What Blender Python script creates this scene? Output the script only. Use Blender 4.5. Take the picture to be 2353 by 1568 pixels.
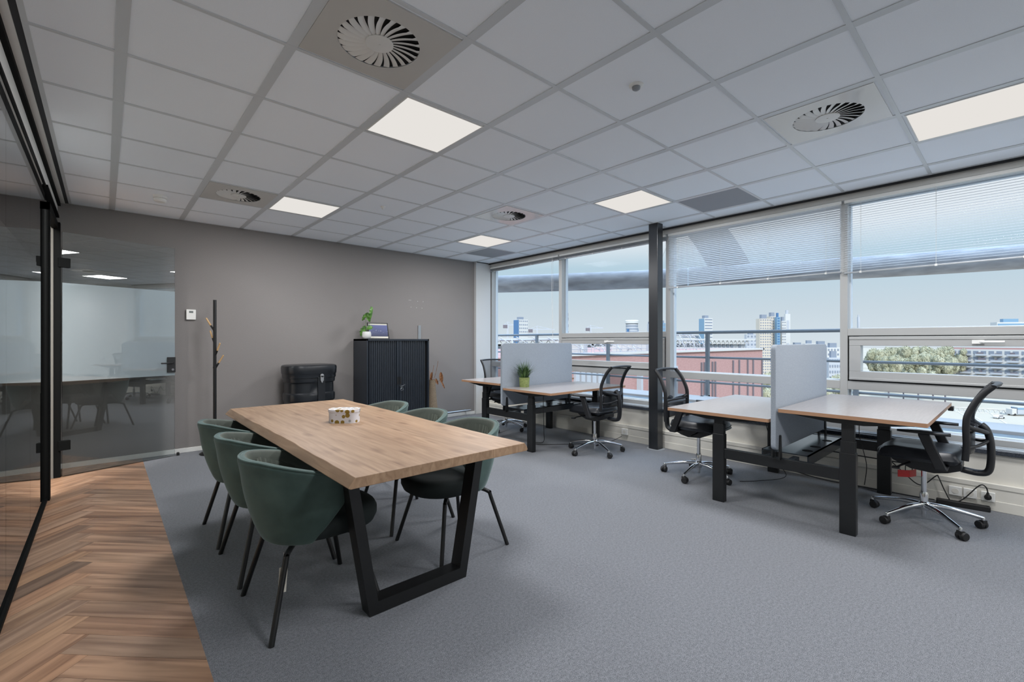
import bpy, bmesh, math, random
from mathutils import Vector, Matrix
random.seed(7)
R = math.radians
PI = math.pi
for o in list(bpy.data.objects):
    bpy.data.objects.remove(o)
scn = bpy.context.scene
col = scn.collection

# ------------------------------------------------------------------ camera, sky, sun, exposure
CAM_H = 1.295
FPX = 1046.0
AZ = R(48.16)                       # angle between the view axis and +X
cam_d = bpy.data.cameras.new('camera')
cam = bpy.data.objects.new('camera', cam_d)
col.objects.link(cam)
cam.location = (0, 0, CAM_H)
cam.rotation_euler = (R(90), 0, AZ - R(90))
cam_d.sensor_width = 36.0
cam_d.lens = FPX / 2353.0 * 36.0
cam_d.clip_start = 0.05
cam_d.clip_end = 5000
scn.camera = cam
vs = scn.view_settings
vs.view_transform = 'Standard'
vs.look = 'None'
vs.gamma = 1.0
vs.exposure = 0.62
vs.use_curve_mapping = False

def s2l(r, g, b):
    def f(c):
        c = c / 255.0
        return c / 12.92 if c <= 0.04045 else ((c + 0.055) / 1.055) ** 2.4
    return (f(r), f(g), f(b), 1.0)

world = bpy.data.worlds.new('sky')
scn.world = world
world.use_nodes = True
wn = world.node_tree.nodes
wl = world.node_tree.links
wn.clear()
w_tc = wn.new('ShaderNodeTexCoord')
w_sep = wn.new('ShaderNodeSeparateXYZ')
w_rmp = wn.new('ShaderNodeValToRGB')
w_bg = wn.new('ShaderNodeBackground')
w_out = wn.new('ShaderNodeOutputWorld')
wl.new(w_tc.outputs['Generated'], w_sep.inputs[0])
wl.new(w_sep.outputs['Z'], w_rmp.inputs[0])
els = w_rmp.color_ramp.elements
els[0].position = 0.0
def sky_c(r, g, b):                # sky radiance that shows as this sRGB tone at the chosen exposure
    return tuple(c / 1.537 for c in s2l(r, g, b)[:3]) + (1.0,)
els[0].color = sky_c(216, 226, 233)
els[1].position = 1.0
els[1].color = s2l(178, 212, 232)
e = els.new(0.06); e.color = sky_c(205, 218, 227)
e = els.new(0.155); e.color = sky_c(186, 211, 225)
e = els.new(0.205); e.color = sky_c(228, 235, 241)
e = els.new(0.40); e.color = sky_c(240, 245, 250)
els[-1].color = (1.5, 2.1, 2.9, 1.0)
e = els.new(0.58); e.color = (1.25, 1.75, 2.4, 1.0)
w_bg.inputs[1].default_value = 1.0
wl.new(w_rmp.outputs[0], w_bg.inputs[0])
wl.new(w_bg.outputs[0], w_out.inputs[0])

sun_d = bpy.data.lights.new('sun', 'SUN')
sun = bpy.data.objects.new('sun', sun_d)
col.objects.link(sun)
sun_d.energy = 2.6
sun_d.angle = R(0.6)
sun_d.color = (1.0, 0.96, 0.9)
sd = Vector((0.62, 0.52, -0.60)).normalized()       # light travels towards +X: it comes from behind the building
sun.rotation_euler = sd.to_track_quat('-Z', 'Y').to_euler()
sun.location = (-20, -10, 30)
PANEL_EMIT = 0.65
PANEL_WATT = 25.5

# ------------------------------------------------------------------ materials
def mat(name, color=(0.5, 0.5, 0.5, 1), rough=0.5, metal=0.0, **kw):
    m = bpy.data.materials.new(name)
    m.use_nodes = True
    b = m.node_tree.nodes['Principled BSDF']
    b.inputs['Base Color'].default_value = color
    b.inputs['Roughness'].default_value = rough
    b.inputs['Metallic'].default_value = metal
    for k, v in kw.items():
        b.inputs[k.replace('_', ' ')].default_value = v
    return m

def nd(m, t, **kw):
    n = m.node_tree.nodes.new(t)
    for k, v in kw.items():
        setattr(n, k, v)
    return n

def lk(m, a, b):
    m.node_tree.links.new(a, b)

def noise_mat(name, c1, c2, scale=50, rough=0.8, bump=0.0, stretch=(1, 1, 1), detail=3, lo=0.35, hi=0.65, metal=0.0, bscale=None, **kw):
    """base colour mixed between two tones by noise, optional bump"""
    m = mat(name, c1, rough, metal, **kw)
    b = m.node_tree.nodes['Principled BSDF']
    tc = nd(m, 'ShaderNodeTexCoord')
    mp = nd(m, 'ShaderNodeMapping')
    mp.inputs['Scale'].default_value = stretch
    lk(m, tc.outputs['Object'], mp.inputs[0])
    n = nd(m, 'ShaderNodeTexNoise')
    n.inputs['Scale'].default_value = scale
    n.inputs['Detail'].default_value = detail
    lk(m, mp.outputs[0], n.inputs[0])
    r = nd(m, 'ShaderNodeValToRGB')
    r.color_ramp.elements[0].position = lo
    r.color_ramp.elements[0].color = c1
    r.color_ramp.elements[1].position = hi
    r.color_ramp.elements[1].color = c2
    lk(m, n.outputs[0], r.inputs[0])
    lk(m, r.outputs[0], b.inputs['Base Color'])
    if bump:
        bp = nd(m, 'ShaderNodeBump')
        bp.inputs['Strength'].default_value = bump
        bp.inputs['Distance'].default_value = 0.002
        if bscale:
            n2 = nd(m, 'ShaderNodeTexNoise')
            n2.inputs['Scale'].default_value = bscale
            lk(m, mp.outputs[0], n2.inputs[0])
            lk(m, n2.outputs[0], bp.inputs['Height'])
        else:
            lk(m, n.outputs[0], bp.inputs['Height'])
        lk(m, bp.outputs[0], b.inputs['Normal'])
    return m

def glass_mat(name, tint=(1, 1, 1, 1), rough=0.0, refl=1.0, ior=1.5):
    m = bpy.data.materials.new(name)
    m.use_nodes = True
    nt = m.node_tree
    nt.nodes.clear()
    out = nd(m, 'ShaderNodeOutputMaterial')
    mx = nd(m, 'ShaderNodeMixShader')
    tr = nd(m, 'ShaderNodeBsdfTransparent')
    tr.inputs[0].default_value = tint
    gl = nd(m, 'ShaderNodeBsdfGlossy')
    gl.inputs['Roughness'].default_value = rough
    fr = nd(m, 'ShaderNodeFresnel')
    fr.inputs[0].default_value = ior
    ml = nd(m, 'ShaderNodeMath', operation='MULTIPLY')
    ml.inputs[1].default_value = refl
    lk(m, fr.outputs[0], ml.inputs[0])
    lk(m, ml.outputs[0], mx.inputs[0])
    lk(m, tr.outputs[0], mx.inputs[1])
    lk(m, gl.outputs[0], mx.inputs[2])
    lk(m, mx.outputs[0], out.inputs[0])
    return m

M = {}
M['ceiling_tile'] = noise_mat('ceiling_tile', s2l(238, 243, 248), s2l(242, 247, 252), 300, 0.95, 0.15)
M['tee'] = mat('ceiling_grid_metal', s2l(204, 208, 210), 0.3)
M['sheet'] = mat('glossy_sheet_metal', s2l(212, 212, 210), 0.12)
M['blade'] = mat('diffuser_blade', s2l(222, 222, 218), 0.35)
M['void'] = mat('dark_void', (0.004, 0.004, 0.004, 1), 0.9)
M['grille_grey'] = noise_mat('perforated_grey_tile', s2l(120, 125, 130), s2l(160, 164, 168), 700, 0.5)
M['wall'] = noise_mat('taupe_wall', s2l(128, 124, 122), s2l(136, 132, 130), 400, 0.92, 0.25, (1, 1, 0.25))
M['wall_white'] = mat('white_wall', s2l(226, 226, 222), 0.7)
M['white_gloss'] = mat('white_lacquer', s2l(228, 228, 224), 0.35)
M['radiator'] = mat('cream_panel', s2l(216, 213, 204), 0.45)
M['alu'] = mat('aluminium_frame', s2l(176, 177, 176), 0.38, 0.25)
M['alu_out'] = mat('aluminium_outer', s2l(206, 216, 224), 0.35, 0.1)
M['gasket'] = mat('black_gasket', (0.008, 0.009, 0.011, 1), 0.5)
M['sill'] = noise_mat('speckled_stone_sill', s2l(22, 26, 32), s2l(70, 76, 86), 260, 0.18)
M['black'] = mat('black_powder_metal', (0.006, 0.0065, 0.007, 1), 0.42)
M['black_gloss'] = mat('black_column_paint', (0.014, 0.016, 0.019, 1), 0.28, Specular_IOR_Level=0.7)
M['desk_black'] = mat('desk_black_steel', (0.009, 0.010, 0.011, 1), 0.38)
M['plastic'] = noise_mat('black_plastic', (0.008, 0.0085, 0.010, 1), (0.013, 0.014, 0.017, 1), 600, 0.42, 0.1)
M['black_frame'] = mat('black_door_frame', (0.006, 0.0065, 0.0065, 1), 0.6, Specular_IOR_Level=0.04)
M['case'] = mat('moulded_case_plastic', (0.010, 0.012, 0.015, 1), 0.28)
M['cab'] = mat('dark_blue_black_steel', (0.015, 0.020, 0.028, 1), 0.34)
M['chrome'] = mat('polished_aluminium', s2l(222, 224, 226), 0.09, 1.0)
M['steel'] = mat('brushed_steel', s2l(190, 192, 194), 0.3, 1.0)
M['leather'] = mat('black_leather', (0.014, 0.016, 0.020, 1), 0.38)
M['glass'] = glass_mat('window_glass', (0.98, 0.99, 0.995, 1), 0.0, 0.01)
M['glass_in'] = glass_mat('partition_glass', (0.93, 0.955, 0.95, 1), 0.0, 1.5)
M['red'] = mat('red_tag_plastic', s2l(196, 30, 28), 0.4)
M['paper'] = mat('white_paper', s2l(222, 218, 205), 0.8)
M['plug'] = mat('black_rubber', (0.01, 0.01, 0.011, 1), 0.6)
M['pot_white'] = mat('white_ceramic', s2l(214, 214, 212), 0.35)
M['pot_green'] = noise_mat('green_metal_pot', s2l(110, 124, 70), s2l(150, 160, 100), 40, 0.35, 0, (1, 1, 6))
M['leaf'] = noise_mat('green_leaf', s2l(52, 92, 34), s2l(98, 142, 62), 18, 0.45, 0, detail=1)
M['grass'] = noise_mat('grass_blades', s2l(38, 66, 34), s2l(86, 118, 62), 12, 0.5, 0, detail=1)
M['dry'] = noise_mat('dry_leaf', s2l(120, 78, 50), s2l(170, 122, 84), 30, 0.8)
M['vase'] = noise_mat('woven_vase', s2l(110, 96, 80), s2l(150, 134, 112), 90, 0.8, 0.5, (1, 1, 3))
M['tipwood'] = mat('light_wood_tip', s2l(205, 168, 120), 0.5)
M['lcd'] = mat('lcd_grey', s2l(96, 104, 102), 0.3)
M['cord'] = mat('blind_cord', s2l(215, 215, 212), 0.6)
M['soil'] = mat('potting_soil', s2l(40, 30, 22), 0.95)

def em_mat(name, color, s):
    m = bpy.data.materials.new(name)
    m.use_nodes = True
    m.node_tree.nodes.clear()
    e_ = nd(m, 'ShaderNodeEmission')
    e_.inputs[0].default_value = color
    e_.inputs[1].default_value = s
    o_ = nd(m, 'ShaderNodeOutputMaterial')
    lk(m, e_.outputs[0], o_.inputs[0])
    return m
M['panel'] = em_mat('led_diffuser', s2l(231, 227, 222), PANEL_EMIT)

# frosted privacy film: partly see-through, partly diffuse
def frost_mat():
    m = bpy.data.materials.new('frosted_film')
    m.use_nodes = True
    m.node_tree.nodes.clear()
    out = nd(m, 'ShaderNodeOutputMaterial')
    a = nd(m, 'ShaderNodeMixShader'); a.inputs[0].default_value = 0.5
    b = nd(m, 'ShaderNodeMixShader')
    tr = nd(m, 'ShaderNodeBsdfTransparent'); tr.inputs[0].default_value = (0.93, 0.96, 0.97, 1)
    df = nd(m, 'ShaderNodeBsdfDiffuse'); df.inputs[0].default_value = s2l(205, 220, 226)
    tl = nd(m, 'ShaderNodeBsdfTranslucent'); tl.inputs[0].default_value = s2l(205, 220, 226)
    gl = nd(m, 'ShaderNodeBsdfGlossy'); gl.inputs['Roughness'].default_value = 0.01
    fr = nd(m, 'ShaderNodeFresnel'); fr.inputs[0].default_value = 1.5
    ml = nd(m, 'ShaderNodeMath', operation='MULTIPLY'); ml.inputs[1].default_value = 2.8
    c = nd(m, 'ShaderNodeMixShader'); c.inputs[0].default_value = 0.5
    lk(m, df.outputs[0], c.inputs[1]); lk(m, tl.outputs[0], c.inputs[2])
    lk(m, tr.outputs[0], a.inputs[1]); lk(m, c.outputs[0], a.inputs[2])
    lk(m, fr.outputs[0], ml.inputs[0]); lk(m, ml.outputs[0], b.inputs[0])
    lk(m, a.outputs[0], b.inputs[1]); lk(m, gl.outputs[0], b.inputs[2])
    lk(m, b.outputs[0], out.inputs[0])
    return m
M['frost'] = frost_mat()
M['leaf_glass'] = glass_mat('door_leaf_glass', (0.93, 0.955, 0.95, 1), 0.0, 2.8)

# blind slats: light metal, slightly translucent at the edges
def slat_mat():
    m = bpy.data.materials.new('blind_slat'); m.use_nodes = True
    m.node_tree.nodes.clear()
    out = nd(m, 'ShaderNodeOutputMaterial'); a = nd(m, 'ShaderNodeMixShader'); a.inputs[0].default_value = 0.45
    df = nd(m, 'ShaderNodeBsdfDiffuse'); df.inputs[0].default_value = s2l(236, 238, 240)
    tl = nd(m, 'ShaderNodeBsdfTranslucent'); tl.inputs[0].default_value = s2l(236, 238, 240)
    lk(m, df.outputs[0], a.inputs[1]); lk(m, tl.outputs[0], a.inputs[2]); lk(m, a.outputs[0], out.inputs[0])
    return m
M['slat'] = slat_mat()
M['blind_rail'] = mat('blind_rail', s2l(168, 172, 176), 0.35, 0.3)

# carpet: blue grey heather with fine pile
def carpet_mat():
    m = mat('heather_carpet', s2l(120, 122, 126), 0.97)
    b = m.node_tree.nodes['Principled BSDF']
    tc = nd(m, 'ShaderNodeTexCoord')
    n1 = nd(m, 'ShaderNodeTexNoise'); n1.inputs['Scale'].default_value = 75; n1.inputs['Detail'].default_value = 4
    n1.inputs['Roughness'].default_value = 0.8
    n2 = nd(m, 'ShaderNodeTexNoise'); n2.inputs['Scale'].default_value = 420; n2.inputs['Detail'].default_value = 1
    mx = nd(m, 'ShaderNodeMath', operation='MULTIPLY_ADD'); mx.inputs[1].default_value = 0.5
    r = nd(m, 'ShaderNodeValToRGB')
    r.color_ramp.elements[0].position = 0.62; r.color_ramp.elements[0].color = s2l(64, 68, 75)
    r.color_ramp.elements[1].position = 0.88; r.color_ramp.elements[1].color = s2l(131, 134, 140)
    lk(m, tc.outputs['Object'], n1.inputs[0]); lk(m, tc.outputs['Object'], n2.inputs[0])
    lk(m, n1.outputs[0], mx.inputs[0]); lk(m, n2.outputs[0], mx.inputs[2])
    lk(m, mx.outputs[0], r.inputs[0]); lk(m, r.outputs[0], b.inputs['Base Color'])
    bp = nd(m, 'ShaderNodeBump'); bp.inputs['Strength'].default_value = 0.5; bp.inputs['Distance'].default_value = 0.003
    lk(m, mx.outputs[0], bp.inputs['Height']); lk(m, bp.outputs[0], b.inputs['Normal'])
    b.inputs['Sheen Weight'].default_value = 0.2
    return m
M['carpet'] = carpet_mat()

# herringbone planks: tone from a per-plank colour attribute, grain from the plank's own UVs
def plank_mat():
    m = mat('oak_plank', s2l(160, 122, 92), 0.42)
    b = m.node_tree.nodes['Principled BSDF']
    at = nd(m, 'ShaderNodeVertexColor'); at.layer_name = 'plank'
    uv = nd(m, 'ShaderNodeUVMap'); uv.uv_map = 'UVMap'
    mp = nd(m, 'ShaderNodeMapping'); mp.inputs['Scale'].default_value = (1.6, 22, 1)
    n = nd(m, 'ShaderNodeTexNoise'); n.inputs['Scale'].default_value = 1.0; n.inputs['Detail'].default_value = 5
    n.inputs['Distortion'].default_value = 0.6
    r = nd(m, 'ShaderNodeValToRGB')
    r.color_ramp.elements[0].position = 0.36; r.color_ramp.elements[0].color = s2l(132, 100, 78)
    r.color_ramp.elements[1].position = 0.62; r.color_ramp.elements[1].color = s2l(178, 142, 114)
    mx = nd(m, 'ShaderNodeMix', data_type='RGBA', blend_type='MULTIPLY'); mx.inputs[0].default_value = 1.0
    lk(m, uv.outputs[0], mp.inputs[0]); lk(m, mp.outputs[0], n.inputs[0]); lk(m, n.outputs[0], r.inputs[0])
    lk(m, r.outputs[0], mx.inputs[6]); lk(m, at.outputs[0], mx.inputs[7])
    lk(m, mx.outputs[2], b.inputs['Base Color'])
    bp = nd(m, 'ShaderNodeBump'); bp.inputs['Strength'].default_value = 0.12; bp.inputs['Distance'].default_value = 0.001
    lk(m, n.outputs[0], bp.inputs['Height']); lk(m, bp.outputs[0], b.inputs['Normal'])
    return m
M['plank'] = plank_mat()

# solid oak table top: lamellas running along Y with grain and knots
def oak_mat():
    m = mat('solid_oak', s2l(196, 160, 120), 0.46, Specular_IOR_Level=0.38)
    b = m.node_tree.nodes['Principled BSDF']
    tc = nd(m, 'ShaderNodeTexCoord')
    sp = nd(m, 'ShaderNodeSeparateXYZ')
    lk(m, tc.outputs['Object'], sp.inputs[0])
    fl = nd(m, 'ShaderNodeMath', operation='MULTIPLY'); fl.inputs[1].default_value = 8.5
    f2 = nd(m, 'ShaderNodeMath', operation='FLOOR')
    lk(m, sp.outputs['X'], fl.inputs[0]); lk(m, fl.outputs[0], f2.inputs[0])
    wn_ = nd(m, 'ShaderNodeTexWhiteNoise', noise_dimensions='1D'); lk(m, f2.outputs[0], wn_.inputs['W'])
    off = nd(m, 'ShaderNodeVectorMath', operation='ADD')
    cb = nd(m, 'ShaderNodeCombineXYZ')
    m10 = nd(m, 'ShaderNodeMath', operation='MULTIPLY'); m10.inputs[1].default_value = 13.0
    lk(m, wn_.outputs[0], m10.inputs[0]); lk(m, m10.outputs[0], cb.inputs['Y']); lk(m, m10.outputs[0], cb.inputs['Z'])
    lk(m, tc.outputs['Object'], off.inputs[0]); lk(m, cb.outputs[0], off.inputs[1])
    mp = nd(m, 'ShaderNodeMapping'); mp.inputs['Scale'].default_value = (38, 2.2, 20)
    lk(m, off.outputs[0], mp.inputs[0])
    n = nd(m, 'ShaderNodeTexNoise'); n.inputs['Scale'].default_value = 1; n.inputs['Detail'].default_value = 5; n.inputs['Distortion'].default_value = 0.9
    lk(m, mp.outputs[0], n.inputs[0])
    r = nd(m, 'ShaderNodeValToRGB')
    r.color_ramp.elements[0].position = 0.3; r.color_ramp.elements[0].color = s2l(135, 107, 83)
    r.color_ramp.elements[1].position = 0.7; r.color_ramp.elements[1].color = s2l(164, 136, 109)
    lk(m, n.outputs[0], r.inputs[0])
    # lamella tone
    tr_ = nd(m, 'ShaderNodeMapRange'); tr_.inputs['To Min'].default_value = 0.86; tr_.inputs['To Max'].default_value = 1.03
    lk(m, wn_.outputs[0], tr_.inputs[0])
    sc = nd(m, 'ShaderNodeVectorMath', operation='SCALE'); lk(m, r.outputs[0], sc.inputs[0]); lk(m, tr_.outputs[0], sc.inputs['Scale'])
    # knots: stretched voronoi spots
    mk = nd(m, 'ShaderNodeMapping'); mk.inputs['Scale'].default_value = (8.5, 3.0, 2)
    lk(m, off.outputs[0], mk.inputs[0])
    vo = nd(m, 'ShaderNodeTexVoronoi'); vo.inputs['Scale'].default_value = 1.0
    lk(m, mk.outputs[0], vo.inputs[0])
    kr = nd(m, 'ShaderNodeValToRGB')
    kr.color_ramp.elements[0].position = 0.02; kr.color_ramp.elements[0].color = (0.75, 0.75, 0.75, 1)
    kr.color_ramp.elements[1].position = 0.27; kr.color_ramp.elements[1].color = (0, 0, 0, 1)
    lk(m, vo.outputs['Distance'], kr.inputs[0])
    mx = nd(m, 'ShaderNodeMix', data_type='RGBA'); mx.inputs[7].default_value = s2l(98, 70, 50)
    lk(m, kr.outputs[0], mx.inputs[0]); lk(m, sc.outputs[0], mx.inputs[6])
    lk(m, mx.outputs[2], b.inputs['Base Color'])
    return m
M['oak'] = oak_mat()
M['laminate'] = noise_mat('light_wood_laminate', s2l(160, 155, 153), s2l(165, 160, 158), 3, 0.22, 0, (3, 40, 1), 4)
M['lam_edge'] = mat('wood_edge_band', s2l(172, 132, 102), 0.5)
M['felt'] = noise_mat('grey_felt', s2l(142, 150, 160), s2l(158, 166, 175), 260, 0.95, 0.3)
M['felt_edge'] = noise_mat('felt_edge', s2l(120, 122, 124), s2l(160, 162, 162), 260, 0.95, 0.3)
M['velvet'] = noise_mat('green_velvet', s2l(50, 70, 66), s2l(70, 91, 86), 6, 0.72, 0.15, detail=4, bscale=500,
                        Sheen_Weight=0.7, Sheen_Roughness=0.35, Sheen_Tint=s2l(165, 182, 182))
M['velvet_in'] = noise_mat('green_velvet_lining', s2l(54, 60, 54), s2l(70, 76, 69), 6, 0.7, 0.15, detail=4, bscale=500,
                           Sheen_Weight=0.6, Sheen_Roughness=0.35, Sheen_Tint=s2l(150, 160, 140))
M['seat_velvet'] = mat('dark_green_seat_velvet', s2l(22, 32, 32), 0.8)

# mesh backrest: fine net, half see-through
def net_mat():
    m = bpy.data.materials.new('black_mesh_net')
    m.use_nodes = True
    m.node_tree.nodes.clear()
    out = nd(m, 'ShaderNodeOutputMaterial')
    a = nd(m, 'ShaderNodeMixShader')
    tr = nd(m, 'ShaderNodeBsdfTransparent')
    df = nd(m, 'ShaderNodeBsdfDiffuse'); df.inputs[0].default_value = (0.03, 0.034, 0.042, 1)
    tc = nd(m, 'ShaderNodeTexCoord')
    w1 = nd(m, 'ShaderNodeTexWave'); w1.inputs['Scale'].default_value = 110; w1.bands_direction = 'X'
    w2 = nd(m, 'ShaderNodeTexWave'); w2.inputs['Scale'].default_value = 110; w2.bands_direction = 'Z'
    mx = nd(m, 'ShaderNodeMath', operation='MAXIMUM')
    gt = nd(m, 'ShaderNodeMath', operation='GREATER_THAN'); gt.inputs[1].default_value = 0.74
    lk(m, tc.outputs['Object'], w1.inputs[0]); lk(m, tc.outputs['Object'], w2.inputs[0])
    lk(m, w1.outputs['Fac'], mx.inputs[0]); lk(m, w2.outputs['Fac'], mx.inputs[1])
    lk(m, mx.outputs[0], gt.inputs[0]); lk(m, gt.outputs[0], a.inputs[0])
    lk(m, tr.outputs[0], a.inputs[1]); lk(m, df.outputs[0], a.inputs[2]); lk(m, a.outputs[0], out.inputs[0])
    return m
M['net'] = net_mat()

# ------------------------------------------------------------------ mesh helpers
class MB:
    def __init__(s):
        s.v = []; s.f = []; s.mi = []
    def add(s, vs_, fs_, mi=0):
        o = len(s.v)
        s.v += [tuple(p) for p in vs_]
        s.f += [tuple(i + o for i in f) for f in fs_]
        s.mi += [mi] * len(fs_)
        return s
    def box(s, x0, x1, y0, y1, z0, z1, mi=0, mtx=None):
        p = [(x0, y0, z0), (x1, y0, z0), (x1, y1, z0), (x0, y1, z0), (x0, y0, z1), (x1, y0, z1), (x1, y1, z1), (x0, y1, z1)]
        if mtx is not None:
            p = [tuple(mtx @ Vector(q)) for q in p]
        return s.add(p, [(3, 2, 1, 0), (4, 5, 6, 7), (0, 1, 5, 4), (1, 2, 6, 5), (2, 3, 7, 6), (3, 0, 4, 7)], mi)
    def tube(s, pts, r, n=10, mi=0, closed=False, flat=None):
        """tube along points; r number or list; flat=(a,b) gives an elliptic section"""
        P = [Vector(p) for p in pts]
        m_ = len(P)
        rr = r if isinstance(r, (list, tuple)) else [r] * m_
        up = None
        rings = []
        for i, p in enumerate(P):
            a = P[i - 1] if (i > 0 or closed) else P[i]
            b = P[(i + 1) % m_] if (i < m_ - 1 or closed) else P[i]
            t = (b - a)
            if t.length < 1e-9:
                t = Vector((0, 0, 1))
            t.normalize()
            if up is None:
                up = Vector((0, 0, 1)) if abs(t.z) < 0.9 else Vector((0, 1, 0))
            u = t.cross(up)
            if u.length < 1e-6:
                u = t.cross(Vector((1, 0, 0)))
            u.normalize()
            w = u.cross(t).normalized()
            up = w
            ring = []
            for k in range(n):
                an = 2 * PI * k / n
                cu, cw = math.cos(an) * rr[i], math.sin(an) * rr[i]
                if flat:
                    cu *= flat[0]; cw *= flat[1]
                ring.append(tuple(p + u * cu + w * cw))
            rings.append(ring)
        vs_ = [q for rg in rings for q in rg]
        fs_ = []
        for i in range(m_ - 1 + (1 if closed else 0)):
            for k in range(n):
                a = i * n + k; b = i * n + (k + 1) % n
                c = ((i + 1) % m_) * n + (k + 1) % n; d = ((i + 1) % m_) * n + k
                fs_.append((a, d, c, b))
        if not closed:
            fs_.append(tuple(range(n)))
            fs_.append(tuple(reversed([(m_ - 1) * n + k for k in range(n)])))
        return s.add(vs_, fs_, mi)
    def lathe(s, prof, c=(0, 0, 0), n=24, mi=0, axis='z', sy=1.0):
        vs_ = []; fs_ = []
        for (r, h) in prof:
            for k in range(n):
                a = 2 * PI * k / n
                x, y = r * math.cos(a), r * math.sin(a) * sy
                if axis == 'z': q = (c[0] + x, c[1] + y, c[2] + h)
                elif axis == 'x': q = (c[0] + h, c[1] + x, c[2] + y)
                else: q = (c[0] + x, c[1] + h, c[2] + y)
                vs_.append(q)
        for i in range(len(prof) - 1):
            for k in range(n):
                fs_.append((i * n + k, i * n + (k + 1) % n, (i + 1) * n + (k + 1) % n, (i + 1) * n + k))
        fs_.append(tuple(reversed(range(n))))
        fs_.append(tuple((len(prof) - 1) * n + k for k in range(n)))
        return s.add(vs_, fs_, mi)
    def prism(s, poly, axis, lo, hi, mi=0):
        """polygon (a,b) extruded along axis"""
        n = len(poly)
        def q(a, b, h):
            return {'x': (h, a, b), 'y': (a, h, b), 'z': (a, b, h)}[axis]
        vs_ = [q(a, b, lo) for a, b in poly] + [q(a, b, hi) for a, b in poly]
        fs_ = [tuple(reversed(range(n))), tuple(range(n, 2 * n))]
        fs_ += [(i, (i + 1) % n, n + (i + 1) % n, n + i) for i in range(n)]
        return s.add(vs_, fs_, mi)
    def grid(s, fn, nu, nv, mi=0, wrap=False):
        vs_ = [fn(i / nu, j / nv) for i in range(nu + (0 if wrap else 1)) for j in range(nv + 1)]
        w = nv + 1
        cu = nu if wrap else nu + 1
        fs_ = []
        for i in range(nu):
            for j in range(nv):
                i2 = (i + 1) % cu
                fs_.append((i * w + j, i2 * w + j, i2 * w + j + 1, i * w + j + 1))
        return s.add(vs_, fs_, mi)
    def xf(s, mtx):
        s.v = [tuple(mtx @ Vector(p)) for p in s.v]
        return s
    def build(s, name, mats, parent=None, smooth=None, bevel=0, seg=2, loc=None):
        me = bpy.data.meshes.new(name)
        me.from_pydata(s.v, [], s.f)
        if not isinstance(mats, (list, tuple)):
            mats = [mats]
        for m_ in mats:
            me.materials.append(m_)
        for i, p in enumerate(me.polygons):
            p.material_index = s.mi[i]
        bm = bmesh.new(); bm.from_mesh(me)
        bmesh.ops.recalc_face_normals(bm, faces=bm.faces)
        bm.to_mesh(me); bm.free()
        o = bpy.data.objects.new(name, me)
        col.objects.link(o)
        if smooth is not None:
            for p in me.polygons:
                p.use_smooth = True
            if smooth < 180:
                me.set_sharp_from_angle(angle=R(smooth))
        if bevel:
            b = o.modifiers.new('edge', 'BEVEL')
            b.width = bevel; b.segments = seg; b.limit_method = 'ANGLE'; b.angle_limit = R(40)
            if smooth is None:
                for p in me.polygons:
                    p.use_smooth = True
                b.harden_normals = True
        if parent is not None:
            o.parent = parent
        if loc is not None:
            o.location = loc
        return o

def tag(o, label=None, cat=None, group=None, kind=None):
    if label: o['label'] = label
    if cat: o['category'] = cat
    if group: o['group'] = group
    if kind: o['kind'] = kind
    return o

def thing(name, label, cat, loc=(0, 0, 0), rz=0, group=None, kind=None):
    o = bpy.data.objects.new(name, None)
    o.empty_display_size = 0.1
    col.objects.link(o)
    o.location = loc
    o.rotation_euler = (0, 0, rz)
    return tag(o, label, cat, group, kind)

def copy_tree(o, label=None, loc=None, rz=None, parent=None):
    c = o.copy()
    col.objects.link(c)
    if parent is not None:
        c.parent = parent
    for ch in [k for k in bpy.data.objects if k.parent == o]:
        copy_tree(ch, parent=c)
    if label: c['label'] = label
    if loc is not None: c.location = loc
    if rz is not None: c.rotation_euler = (0, 0, rz)
    return c

def struct(o):
    o['kind'] = 'structure'
    return o

def rot(p, a):
    return (p[0] * math.cos(a) - p[1] * math.sin(a), p[0] * math.sin(a) + p[1] * math.cos(a))

def bez(p0, p1, p2, p3, n=12):
    P = [Vector(p) for p in (p0, p1, p2, p3)]
    out = []
    for i in range(n + 1):
        t = i / n
        out.append(P[0] * (1 - t) ** 3 + P[1] * 3 * t * (1 - t) ** 2 + P[2] * 3 * t * t * (1 - t) + P[3] * t ** 3)
    return out

def chain(pts, n=6):
    """smooth catmull-rom through points"""
    P = [Vector(p) for p in pts]
    out = []
    for i in range(len(P) - 1):
        a = P[max(i - 1, 0)]; b = P[i]; c = P[i + 1]; d = P[min(i + 2, len(P) - 1)]
        for k in range(n):
            t = k / n
            out.append(0.5 * ((2 * b) + (c - a) * t + (2 * a - 5 * b + 4 * c - d) * t * t + (3 * b - a - 3 * c + d) * t ** 3))
    out.append(P[-1])
    return out

# world point seen at pixel (x, y) of the 2353x1568 frame at view depth d: used once, to survey far buildings
SA, CA = math.sin(AZ), math.cos(AZ)
def at(x, y, d):
    r_ = (x - 1176.5) / FPX * d
    return Vector((SA * r_ + CA * d, -CA * r_ + SA * d, CAM_H - (y - 784) / FPX * d))

# ------------------------------------------------------------------ room shell
XG = -0.345          # glass wall plane
XW = 5.25            # inner face of the window mullions
YB = 6.48            # back wall
YS = -4.0            # wall behind the camera
H = 2.70
XCE = 0.31           # edge between planks and carpet

# floor: carpet
struct(MB().box(XCE, 5.3, YS, YB, -0.02, 0.0).build('floor', M['carpet']))

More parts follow.
